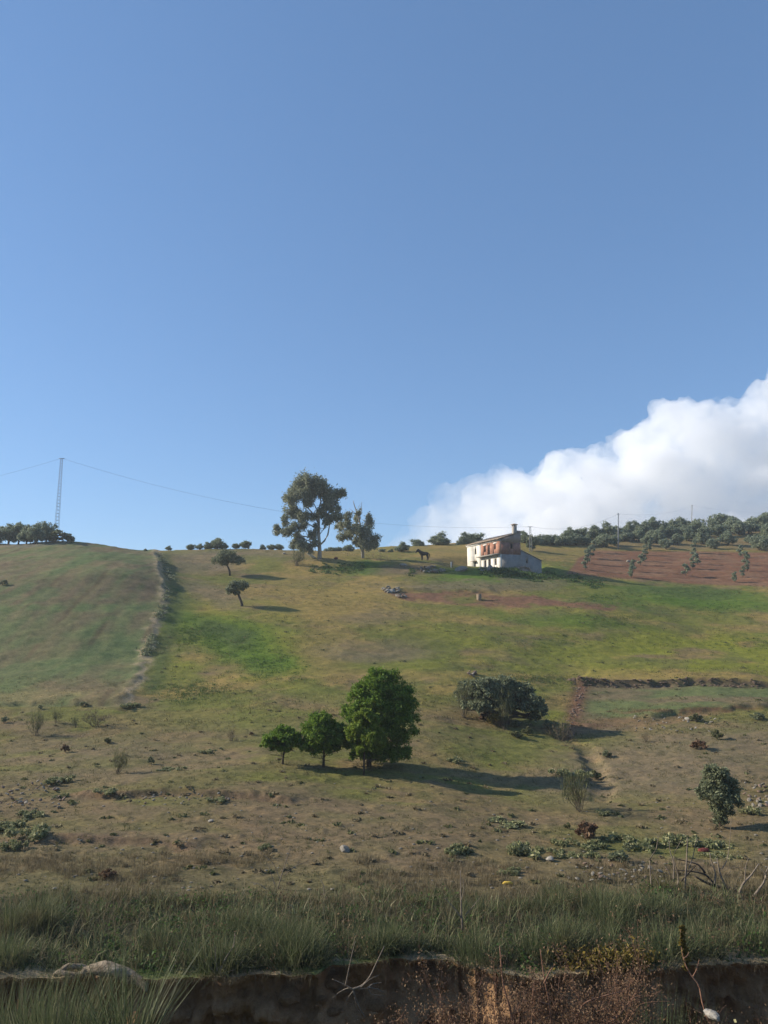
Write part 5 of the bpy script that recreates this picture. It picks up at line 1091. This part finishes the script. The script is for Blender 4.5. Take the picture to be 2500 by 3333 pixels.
    shrub(k_, x, y, w / (2.0738 if False else 2.2), h / 2.2, lab, SF)
WL = [('weed', za(365, 615), 140, 50, 'green weed mound on the dumped stones'), ('weed2', za(725, 695), 140, 40, 'dark green weed mound at the left end of the terrace line'), ('weed', za(210, 855), 140, 50, 'weed mound midway down the left edge, alone'), ('weed2', za(220, 985), 250, 100, 'largest pale green weed mound at lower left'), ('weed', za(65, 1060), 130, 80, 'weed mound below the largest one at lower left'), ('weed', za(35, 925), 150, 60, 'weed mound above the largest one, cut by the left picture edge'),
  ('weed2', za(1400, 418), 100, 30, 'flat weed mound left of the smallest pine'), ('weed', za(1125, 535), 130, 30, 'flat weed patch left of the pines and right of the sparse bush'), ('weed2', za(1475, 740), 120, 34, 'weed patch just under the terrace line'), ('weed', za(430, 722), 80, 40, 'weed mound at the right of the dumped stones'),
  ('weed', (1502, 2775), 150, 66, 'weed mound left of the bigger one in the lower middle'), ('weed2', (1700, 2780), 220, 96, 'big weed mound in the lower middle'), ('weed', (1672, 2846), 120, 50, 'weed mound close behind the rushes, right of the middle'), ('weed2', (1657, 2688), 240, 50, 'long weed patch in the middle of the fallow field'), ('weed', (1475, 2480), 100, 40, 'weed mound right of the pine shadows start'),
  ('weed2', zb2(180, 1330), 140, 56, 'weed mound left below the rusty bush'), ('weed', zb2(440, 1352), 150, 60, 'weed mound right below the rusty bush'), ('weed2', zb2(560, 1285), 150, 50, 'weed mound right of the rusty bush'), ('weed', zb2(750, 1338), 200, 80, 'leftmost big mound of the weed row on the right'), ('weed2', zb2(970, 1318), 200, 76, 'second big mound of the weed row on the right'), ('weed', zb2(1160, 1338), 180, 66, 'third mound of the weed row on the right'), ('weed2', zb2(1320, 1335), 130, 46, 'rightmost mound of the weed row'), ('weed', zb2(190, 1420), 150, 50, 'weed mound nearest the stones, lower right'), ('weed2', zb2(385, 1410), 110, 44, 'small weed mound between two larger, lower right'), ('weed', zb2(1290, 1410), 160, 40, 'weeds round the dark red rag'), ('weed2', zb2(480, 1115), 100, 40, 'weeds at the lower end of the gully'), ('weed', zb2(260, 840), 180, 60, 'weed patch at the left rim of the gully'), ('weed2', zb2(1540, 1100), 130, 50, 'weeds right of the bushy tree foot'), ('weed', (870, 2762), 80, 40, 'weed mound in the lower middle left, small and dark')]
for k_, (x, y), w, h, lab in WL: shrub(k_, x, y, w / 2.2, h / 2.2, lab, WF)
pf = np.random.default_rng(311)
def scatter(name, label, mat, n, x0, x1, y0, y1, lo, hi, seed):
    rng = np.random.default_rng(seed); pp = []
    for _ in range(n):
        py = rng.uniform(y0, y1); c = P(rng.uniform(x0, x1), py); w = rng.uniform(lo, hi); q = rng.normal(size=(int(16 + 30 * w), 3)) * np.array([w * .5, w * .5, w * .2]); q[:, 2] = np.abs(q[:, 2]); pp.append(c + q)
    pp = np.concatenate(pp); V, Q = leaf_cards(pp, .07 + .0006 * (pp[:, 1] - 20) , rng, 2.0, 0, .2) if False else leaf_cards(pp, .085, rng, 2.0, 0, .2); tag(link(name, raw_mesh(name, V, Q=Q, mat=M[mat])), label, 'plants', kind='stuff')
scatter('scattered_weeds', 'little weeds dotted all over the fallow field', 'shrub', 150, -20, 2520, 2310, 2880, .06, .22, 312)
scatter('scattered_dry_plants', 'little dry brown plants dotted over the fallow field', 'dry', 220, -20, 2520, 2310, 2880, .06, .22, 313)
scatter('meadow_plants', 'small dark plants dotted over the upper meadow', 'shrub', 110, 480, 2520, 1900, 2290, .12, .42, 314)

for t_ in [q for q in C.objects if q.type == 'EMPTY' and q.name.startswith('pine_tree')]:
    rng = np.random.default_rng(len(t_.name)); mb = MB(); big = 1.5 if 'tallest pine' in t_['label'] and 'between' not in t_['label'] and 'front' not in t_['label'] else 1.0
    for _ in range(16):
        a = rng.uniform(0, 6.28); twig_tree(mb, (0, 0, rng.uniform(.3, .95) * big), (math.cos(a), math.sin(a), rng.uniform(-.1, .5)), rng.uniform(.4, .8) * big, .014, 1, rng, .5, 3, .02)
    mb.obj('dead_branch', M['barkdark'], t_)

# ------------------------------------------------------------------ tussocks, log and dead wood at the bank
def tussock(px, py, w, h, label, mat='rush', nb=420, seed=0, spread=.9):
    rng = np.random.default_rng(400 + seed); p = P(px, py); m = px_m(p[1])
    o = link('rush_tussock', clumps_mesh('rush_tussock', M[mat], np.zeros((1, 3)), np.array([w * m * .33]), np.array([h * m * .85]), nb, rng, .014, spread * .8, .5), None, p); tag(o, label, 'rushes', 'big rush tussocks')
for j, (x, y, w, h, lab) in enumerate(((2154, 3122, 210, 150, 'large dark rush tussock on the bank edge left of the ochre weed'), (2272, 3105, 190, 130, 'very dark rush tussock right of the ochre weed'), (2470, 3082, 170, 110, 'rush tussock at the right picture edge'), (1811, 2925, 100, 66, 'dark rush tussock standing out at the back of the rushes'), (20, 3140, 170, 120, 'dark tussock at the left picture edge behind the log'), (720, 3150, 220, 140, 'spreading tussock behind the bare twigs on the bank'), (960, 3135, 230, 130, 'wide tussock left of the bare patch'), (1560, 3125, 200, 120, 'tussock above the lit earth cliff'), (1740, 3110, 200, 110, 'tussock at the right end of the lit earth cliff'), (1130, 3085, 110, 60, 'small tussock in the bare patch'))):
    tussock(x, y, w, h, lab, seed=j, nb=420)
zd = zc(100, 3050, 2.765)
def D(x, y, d, f=zd): return at_depth(*f(x, y), d)
def gnarl(mb, pts, rad, rng, n=22, k=10):
    pts = np.asarray(pts); t = np.linspace(0, 1, len(pts)); tq = np.linspace(0, 1, n)
    P_ = pchip(t, pts, tq) + np.stack([(vnoise(tq * 7, tq * 0 + k_) - .5) * .07 for k_ in rng.uniform(0, 90, 3)], 1); r = np.interp(tq, t, rad) * (.85 + .3 * vnoise(tq * 6, tq * 0 + rng.uniform(0, 90))); mb.tube(P_, r, k)
rl = np.random.default_rng(421); lg = MB(); dl = float(edge(np.array([-7.2]))[0]) + .12
gnarl(lg, [D(480, 250, dl + .1), D(560, 232, dl + .05), D(660, 228, dl), D(780, 240, dl - .02), D(880, 285, dl - .05), D(970, 335, dl - .12), D(1040, 385, dl - .22), D(1056, 440, dl - .3)], [.09, .14, .16, .165, .15, .12, .085, .04], rl)
q0 = None
def on_lip(v): return v + np.array([0, 0, float(H1(-7.6, dl + .05)) + .10 - D(700, 235, dl)[2]])
lg.V = [on_lip(v) for v in lg.V]
log = lg.obj('driftwood_log', M['log'], None, None, True); tag(log, 'bleached driftwood log lying on the lip of the earth bank', 'log')
a1 = MB(); gnarl(a1, [D(540, 240, dl + .05), D(470, 262, dl), D(380, 278, dl - .03), D(290, 270, dl - .02), D(220, 262, dl)], [.10, .085, .08, .075, .05], rl); a1.V = [on_lip(v) for v in a1.V]; a1.obj('stub', M['log'], log, None, True)
a2 = MB(); gnarl(a2, [D(520, 225, dl + .2), D(440, 200, dl + .2), D(370, 196, dl + .18), D(300, 222, dl + .15), D(250, 255, dl + .1)], [.07, .06, .065, .06, .03], rl); a2.V = [on_lip(v) for v in a2.V]; a2.obj('stub', M['log'], log, None, True)
def dead(name, label, cat, lines, mat, zf, group=None):
    t = None
    for L in lines:
        d, r, pts = L; q = np.array([at_depth(*zf(x, y), d + (j * .04)) for j, (x, y) in enumerate(pts)])
        if t is None: base = q[0].copy(); t = thing(name, label, cat, base, 0, group)
        n = 14; tq = np.linspace(0, 1, n); s_ = pchip(np.linspace(0, 1, len(q)), q, tq) - base; mb = MB(); mb.tube(s_, np.linspace(r, r * .35, n), 5); mb.obj('stem', M[mat], t)
    return t
zq = zc(2000, 2600, 3.318)
dead('dead_shrub', 'pale bare stems of a dead shrub behind the rushes at right', 'dead shrub', [(25, .035, [(760, 1000), (775, 760), (785, 560), (790, 420)]), (25, .025, [(640, 900), (640, 700), (600, 560), (590, 450)]), (25, .02, [(640, 1030), (690, 850), (640, 640), (720, 450)]), (25, .022, [(400, 960), (385, 760), (385, 660), (450, 540), (475, 400)]), (25, .02, [(800, 760), (850, 620), (880, 470), (900, 430)]), (25, .015, [(600, 820), (560, 740), (520, 700)]), (25, .016, [(500, 960), (440, 840), (390, 760)])], 'twig', zq)
dead('fallen_branch', 'dark fallen branch with arching twigs behind the rushes at right', 'fallen branch', [(25.3, .075, [(1400, 1030), (1280, 980), (1120, 950), (980, 900), (860, 830)]), (25.3, .04, [(1090, 930), (960, 810), (800, 780), (650, 770)]), (25.3, .035, [(980, 800), (900, 710), (800, 680), (640, 645)]), (25.3, .03, [(720, 890), (820, 780), (900, 700)]), (25.3, .03, [(1350, 1010), (1300, 940), (1360, 960)])], 'barkdark', zq)
dead('bare_branch', 'curved bare branch leaning right, left one of two at the right picture edge', 'branch', [(24.5, .045, [(1325, 1080), (1390, 920), (1480, 820), (1560, 700)]), (24.5, .018, [(1410, 890), (1415, 760), (1445, 640)])], 'twig', zq, 'curved bare branches')
dead('bare_branch', 'curved bare branch leaving the picture, right one of two at the right picture edge', 'branch', [(24.3, .045, [(1500, 1060), (1560, 980), (1620, 890), (1640, 800), (1670, 720)]), (24.3, .02, [(1640, 830), (1600, 770), (1560, 750)])], 'twig', zq, 'curved bare branches')
dead('bare_branch', 'thin pale stump stems right of the fallen branch', 'branch', [(24.8, .04, [(1200, 950), (1150, 830), (1120, 720), (1110, 640)]), (24.8, .03, [(1085, 920), (1090, 800), (1040, 650), (1030, 580)]), (24.8, .016, [(1160, 760), (1215, 660), (1245, 480), (1262, 200)])], 'twig', zq)
z8b = zc(1250, 2750, 1.3272)
dead('bare_sapling', 'slim whitish bare sapling standing in the rushes', 'sapling', [(21.3, .03, [(340, 370), (334, 280), (332, 200), (330, 110)]), (21.3, .02, [(338, 320), (300, 270), (262, 230)]), (21.3, .014, [(350, 305), (385, 265), (425, 215)]), (21.3, .012, [(334, 240), (345, 190), (340, 140)])], 'twig', z8b)
z7b = zc(0, 2750, 1.3272)
dead('dead_twigs', 'bare twigs sticking out over the bank edge left of the middle', 'twigs', [(19.0, .022, [(945, 555), (975, 490), (1010, 430), (1015, 380)]), (19.0, .016, [(940, 545), (932, 500), (930, 440)]), (19.0, .014, [(950, 555), (1010, 540), (1050, 500)]), (19.0, .014, [(935, 560), (900, 520), (880, 500)])], 'twig', z7b)
dead('dry_stalks', 'grey dead stalks standing above the rushes, left of the middle', 'stalks', [(25.2, .02, [(1200, 190), (1220, 120), (1240, 60), (1255, 10)]), (25.2, .015, [(1190, 180), (1170, 120), (1160, 90)]), (25.2, .015, [(1230, 130), (1280, 90), (1330, 70)]), (24.8, .02, [(1400, 220), (1398, 180), (1385, 150)]), (24.8, .016, [(1150, 190), (1120, 170), (1080, 160)]), (25.6, .012, [(1210, 150), (1180, 80), (1120, 30)])], 'twig', z7b)
zt = zc(900, 3000, 2.765)
tw = dead('dead_bush', 'uprooted leafless bush hanging in the notch of the bank', 'dead bush', [(18.7, .03, [(680, 610), (760, 580), (830, 510), (900, 370), (970, 220)]), (18.7, .03, [(690, 620), (710, 690), (750, 780), (800, 860)]), (18.7, .022, [(680, 610), (740, 605), (820, 600)]), (18.7, .018, [(820, 600), (870, 560), (950, 548)]), (18.7, .018, [(680, 605), (620, 570), (500, 515)]), (18.7, .018, [(680, 600), (640, 600), (560, 640), (500, 690)]), (18.7, .015, [(820, 590), (850, 650), (970, 665)]), (18.7, .014, [(830, 590), (920, 610), (970, 640)]), (18.7, .015, [(620, 580), (650, 430), (690, 250), (710, 170)]), (18.7, .012, [(760, 590), (840, 520), (940, 470)]), (18.7, .012, [(690, 625), (640, 690), (620, 740)]), (18.7, .012, [(700, 640), (720, 760), (760, 830)])], 'twig', zt)
# earth clods fallen from the bank
_bx, _by = project(BX, BY, BZ)
def clod(px, py, d, s, lab, k=1):
    i_, j_ = np.unravel_index(np.argmin((_bx - px)**2 + (_by - py)**2), _bx.shape); rock(RW[k], np.array([BX[i_, j_], BY[i_, j_] - s * .15, BZ[i_, j_]]), s, lab, 'clods fallen from the bank', 'earth_clod', 'clod')
clod(940, 3240, 18.40, .27, 'largest fallen earth block below the bank left of the notch'); clod(1082, 3196, 18.85, .2, 'earth block at the left rim of the notch', 2); clod(1228, 3280, 17.95, .16, 'pale earth clod low in the notch'); clod(1050, 3250, 18.25, .12, 'small clod right of the largest earth block', 2); clod(1110, 3222, 18.55, .15, 'rounded clod behind the leafless bush'); clod(1400, 3170, 19.15, .22, 'clod at the right rim of the notch', 2); clod(1090, 3300, 17.65, .14, 'clod at the bottom of the notch')
br_ = MB(); rb2 = np.random.default_rng(451)
for j in range(900):
    i_ = rb2.integers(0, 900); k2 = int(np.clip(rb2.beta(2.2, 1.1) * NB, 2, NB - 1)); s_ = rb2.uniform(.012, .06) * (.6 + k2 / NB); v_, f_ = rkv[rb2.integers(5)]
    br_.add(v_ * s_ * np.array([1.3, 1, .9]) + np.array([BX[k2, i_], BY[k2, i_] - s_ * .3, BZ[k2, i_]]), T=f_)
tag(br_.obj('bank_crumbs', M['earth']), 'crumbled earth and small stones sticking out of the bank', 'earth crumbs', kind='stuff')
n = 500; i_ = rb2.integers(0, 900, n); b0_ = np.stack([BX[0, i_], BY[0, i_] - .02, BZ[0, i_] + .01], -1)
V, Q, T = blades(np.repeat(b0_, 6, 0) + rb2.normal(size=(n * 6, 3)) * .03, rb2.uniform(.12, .45, n * 6), .010, rb2.uniform(.7, 1.7, n * 6), rb2, .7, -1.57 + rb2.normal(0, .9, n * 6))
tag(link('hanging_grass', raw_mesh('hanging_grass', V, Q=Q, T=T, mat=M['dry'])), 'dry grass hanging over the lip of the bank', 'grass', kind='stuff')
# foreground plants on the near side of the stream bed
def fg(px, d): X = ray(px, 3333); return np.array([X[0] * d / X[1], d, float(np.interp(d, [8, 14, 17, 18.6], [-4.4, -7.35, -10.2, -10.5])) - .1])
rf = np.random.default_rng(431)
def fan(px, d, n, lo, hi, lean_az, lab, mat, rad=.35, wd=.022, sp=.5):
    b = np.zeros((n, 3)); a = rf.uniform(0, 6.28, n); q = np.sqrt(rf.random(n)); b[:, 0] = np.cos(a) * q * rad; b[:, 1] = np.sin(a) * q * rad
    V, Q, T = blades(b, rf.uniform(lo, hi, n), wd, np.abs(q * sp + rf.normal(0, .07, n)), rf, .25, a * .7 + lean_az)
    o = link('rush_clump', raw_mesh('rush_clump', V, Q=Q, T=T, mat=M[mat]), None, fg(px, d)); return tag(o, lab, 'rushes', 'rush clumps in front of the bank')
fan(210, 14.2, 1100, .7, 1.75, 0, 'broad dark rush clump in the lower left corner', 'rush', .9, .013, .5)
fan(20, 14.6, 700, .7, 1.9, 0, 'dark rush clump cut by the left picture edge at the bottom', 'rush', .8, .013, .5)
fan(425, 14.0, 150, 1.2, 2.35, 0, 'tall rush clump with long pale blades at lower left', 'rushpale', .26, .017, .62)
fan(330, 14.5, 420, .6, 1.5, 0, 'short rush clump between the corner clump and the long pale blades', 'rush', .5, .013, .6)
fan(2160, 16.2, 900, .8, 2.35, 0, 'dark green rush clump in front of the bank at lower right', 'rush', .55, .016, .35)
fan(1900, 16.4, 350, .8, 1.9, 0, 'green rush clump among the brown scrub at lower right', 'rush', .3, .015, .35)
fan(1770, 16.8, 320, .8, 2.1, 0, 'narrow rush clump beside the lit earth cliff', 'rush', .3, .015, .3)
fan(1420, 16.9, 300, .5, 1.4, 0, 'low rush clump at the foot of the bank in the middle', 'rush', .4, .022, .5)
def scrub(px, d, h, n, lab, seed, mat='rust', tmat='twigred', wd=.6):
    rng = np.random.default_rng(seed); t = thing('scrub_bush', lab, 'scrub', fg(px, d), 0, 'brown scrub below the bank'); E = []
    for j in range(9):
        mb = MB(); E += twig_tree(mb, (rng.normal() * .12, rng.normal() * .12, -.1), (rng.normal() * .36 * wd / .6, rng.normal() * .3, 1), h * rng.uniform(.5, .75), .016, 3, rng, .42, 3, .10); mb.obj('stem', M[tmat], t)
    E = np.array(E); n *= 2; pos = E[rng.integers(0, len(E), n)] + rng.normal(size=(n, 3)) * .09
    V, Q = leaf_cards(pos, .024, rng, 2.0); link('foliage', raw_mesh('foliage', V, Q=Q, mat=M[mat]), t)
for px, d, h, n, lab in ((1300, 16.6, 1.5, 1500, 'low brown scrub at the left end below the notch'), (1440, 16.4, 1.8, 2600, 'brown feathery scrub left of the lit earth cliff'), (1590, 16.3, 2.3, 2600, 'tall brown scrub in front of the lit earth cliff'), (1720, 16.2, 2.2, 2600, 'brown scrub right of the tall one before the cliff'), (1850, 16.2, 2.4, 3000, 'dense brown scrub under the ochre weeds'), (1980, 16.1, 2.45, 3200, 'densest brown scrub left of the dark green clump'), (2330, 16.6, 1.9, 700, 'thin brown scrub right of the dark green clump')):
    scrub(px, d, h, n, lab, 500 + px)
dead('leafless_bush', 'bare reddish stems rising from the brown scrub in the lower middle', 'stems', [(16, .028, [(560, 780), (540, 690), (515, 600), (500, 440)]), (16, .022, [(725, 780), (712, 680), (690, 560), (675, 450)]), (16, .02, [(640, 780), (640, 680), (650, 580)]), (16, .024, [(820, 780), (860, 690), (960, 650), (1080, 620)]), (16, .022, [(950, 780), (1010, 740), (1060, 680), (1110, 620)]), (16, .016, [(690, 600), (720, 540), (735, 520)]), (16, .014, [(712, 690), (680, 680), (655, 670)])], 'twigred', z8b)
zw = zc(1800, 2900, 2.37)
ow = dead('ochre_weed', 'tall thin weed with ochre leaves at lower right', 'weed', [(16.2, .02, [(1210, 1030), (1150, 850), (1130, 740), (1060, 640), (1020, 560), (990, 430), (985, 290)]), (16.2, .012, [(1080, 660), (1110, 600), (1130, 520)]), (16.2, .012, [(1010, 520), (1035, 500), (1050, 470)])], 'twigred', zw)
rng = np.random.default_rng(441); base = np.array(ow.location); pl = np.array([at_depth(*zw(1000 + (y - 290) * .11 * (y > 430) + rng.normal() * 12, y), 16.4) for y in rng.uniform(270, 610, 420)]) - base
V, Q = leaf_cards(pl, .04, rng, 2.0); link('foliage', raw_mesh('foliage', V, Q=Q, mat=M['ochre']), ow)
for px, py, w, lab in ((1905, 3140, 150, 'left patch of ochre weeds on the bank edge'), (1985, 3145, 130, 'right patch of ochre weeds on the bank edge'), (2060, 3140, 90, 'small ochre weed patch beside the large dark tussock')):
    rng = np.random.default_rng(px); p = P(px, py); m = px_m(p[1]); q = rng.normal(size=(900, 3)) * np.array([w * m * .35, .16, .16]); q[:, 2] = np.abs(q[:, 2]); V, Q = leaf_cards(q, .05, rng, 2.4, 0, .4); tag(link('ochre_patch', raw_mesh('ochre_patch', V, Q=Q, mat=M['ochre']), None, p), lab, 'weeds', 'ochre weeds on the bank edge')
rng = np.random.default_rng(442); q = np.concatenate([fg(px, 15.9) + np.array([0, 0, z_]) + rng.normal(size=(60, 3)) * .09 for px, z_ in zip(rng.uniform(2300, 2560, 40), rng.uniform(.5, 1.35, 40))]); V, Q = leaf_cards(q, .05, rng, 1.6)
tag(link('pale_weeds', raw_mesh('pale_weeds', V, Q=Q, mat=M['weed'])), 'pale green leafy weeds in the bottom right corner', 'weeds', kind='stuff')

# ------------------------------------------------------------------ cloud bank far beyond the hill
from mathutils import noise as mnoise
DC = 3200.0; zs = zc(1300, 1200, 1.3825)
ol = [zs(*q) for q in ((-60, 830), (60, 735), (130, 625), (240, 540), (330, 500), (470, 492), (500, 462), (600, 446), (700, 390), (850, 400), (1050, 362), (1090, 240), (1150, 160), (1340, 152), (1410, 185), (1560, 140), (1659, 70), (1900, -40), (2400, -160), (3200, -120), (4200, 60))]
ox = [q[0] for q in ol]; oy = [q[1] for q in ol]; rc = np.random.default_rng(601); cmx = MB()
ico = bpy.data.meshes.new('tmp'); import bmesh as _bm
b_ = _bm.new(); _bm.ops.create_icosphere(b_, subdivisions=3, radius=1); b_.to_mesh(ico); b_.free()
iv = np.empty(len(ico.vertices) * 3, np.float32); ico.vertices.foreach_get('co', iv); iv = iv.reshape(-1, 3); it = np.empty(len(ico.polygons) * 3, np.int32); ico.polygons.foreach_get('vertices', it); it = it.reshape(-1, 3); bpy.data.meshes.remove(ico)
mpp = DC / FPX
for px in np.arange(1300, 4300, 34):
    yt = float(np.interp(px, ox, oy)); n_ = 7
    for j in range(n_):
        hpx = max(1900 - yt, 40); f = (0.0, .16, .35, .6, .85, .08, .28)[j]; r = rc.uniform(26, 62) * (1 + 2.0 * f) * min(1, hpx / 260 + .25)
        cyp = yt + r + f * hpx; c = at_depth(px + rc.normal() * 20, cyp, DC + rc.normal() * (60 + 120 * f)); cmx.add(c + iv * r * mpp * np.array([1.15, 1.3, .95]), T=it)
cl_me = cmx.mesh('cloud_src', None); cl_o = link('cloud_src', cl_me); rm = cl_o.modifiers.new('r', 'REMESH'); rm.mode = 'VOXEL'; rm.voxel_size = 13
dg = bpy.context.evaluated_depsgraph_get(); ev_ = cl_o.evaluated_get(dg); cm_ = bpy.data.meshes.new_from_object(ev_); bpy.data.objects.remove(cl_o)
nv = len(cm_.vertices); cv = np.empty(nv * 3, np.float32); cm_.vertices.foreach_get('co', cv); cv = cv.reshape(-1, 3); nn = np.empty(nv * 3, np.float32); cm_.vertices.foreach_get('normal', nn); nn = nn.reshape(-1, 3)
ds = np.array([mnoise.fractal((p[0] / 150, p[1] / 150, p[2] / 150), .8, 2.1, 6) for p in cv.tolist()])
cv = cv + nn * (ds * 70 + 10)[:, None]; cm_.vertices.foreach_set('co', cv.astype(np.float32).ravel()); cm_.update()
cl_o = link('cloud_src', cm_); rm = cl_o.modifiers.new('r', 'REMESH'); rm.mode = 'VOXEL'; rm.voxel_size = 17
dg = bpy.context.evaluated_depsgraph_get(); cm_ = bpy.data.meshes.new_from_object(cl_o.evaluated_get(dg)); bpy.data.objects.remove(cl_o); cm_.materials.clear()
nv = len(cm_.vertices); cv = np.empty(nv * 3, np.float32); cm_.vertices.foreach_get('co', cv); cv = cv.reshape(-1, 3); nn = np.empty(nv * 3, np.float32); cm_.vertices.foreach_get('normal', nn); nn = nn.reshape(-1, 3)
nr_ = nn[:, 1] < .35; ds = np.zeros(nv); ds[nr_] = [mnoise.fractal((q[0] / 46, q[1] / 46, q[2] / 46), .7, 2.1, 4) for q in cv[nr_].tolist()]
cv = cv + nn * (ds * 15)[:, None]; cm_.vertices.foreach_set('co', cv.astype(np.float32).ravel()); cm_.update(); print('cloud verts', nv)
m, t, out = nodes('cloud_vapour'); pv = N(t, 'VolumePrincipled'); pv.inputs['Color'].default_value = (1, 1, 1, 1); pv.inputs['Anisotropy'].default_value = .35; t.links.new(pv.outputs[0], out.inputs['Volume'])
cp_ = N(t, 'NewGeometry').outputs['Position']; nz = noise(t, cp_, .0065, 8, .66); rp = N(t, 'MapRange'); rp.inputs['From Min'].default_value = .36; rp.inputs['From Max'].default_value = .70; rp.inputs['To Min'].default_value = .0; rp.inputs['To Max'].default_value = .019
t.links.new(nz, rp.inputs['Value']); sx_ = N(t, 'SeparateXYZ'); t.links.new(cp_, sx_.inputs[0]); fx_ = N(t, 'MapRange'); fx_.interpolation_type = 'SMOOTHSTEP'; fx_.inputs['From Min'].default_value = 0; fx_.inputs['From Max'].default_value = 900; fx_.inputs['To Min'].default_value = .10; fx_.inputs['To Max'].default_value = 1.0; t.links.new(sx_.outputs[0], fx_.inputs['Value'])
mu_ = N(t, 'Math', operation='MULTIPLY'); t.links.new(rp.outputs[0], mu_.inputs[0]); t.links.new(fx_.outputs[0], mu_.inputs[1]); t.links.new(mu_.outputs[0], pv.inputs['Density']); m.cycles.volume_sampling = 'MULTIPLE_IMPORTANCE'
SC.cycles.volume_step_rate = 1.0; SC.cycles.volume_max_steps = 256
cm_.materials.append(m); co_ = link('cloud_bank', cm_); tag(co_, 'bank of white cumulus cloud rising behind the ridge at right', 'cloud')

# ------------------------------------------------------------------ the thin haze over the valley
hz = MB(); hz.box((-9100, -9100, -33.5), (9100, 9100, 62)); m, t, out = nodes('thin_haze'); pv = N(t, 'VolumePrincipled'); pv.inputs['Density'].default_value = .00035; pv.inputs['Color'].default_value = (.86, .92, 1, 1); pv.inputs['Anisotropy'].default_value = .2; t.links.new(pv.outputs[0], out.inputs['Volume'])
tag(hz.obj('haze', m), kind='stuff')
print('cloud z min', cv[:, 2].min())
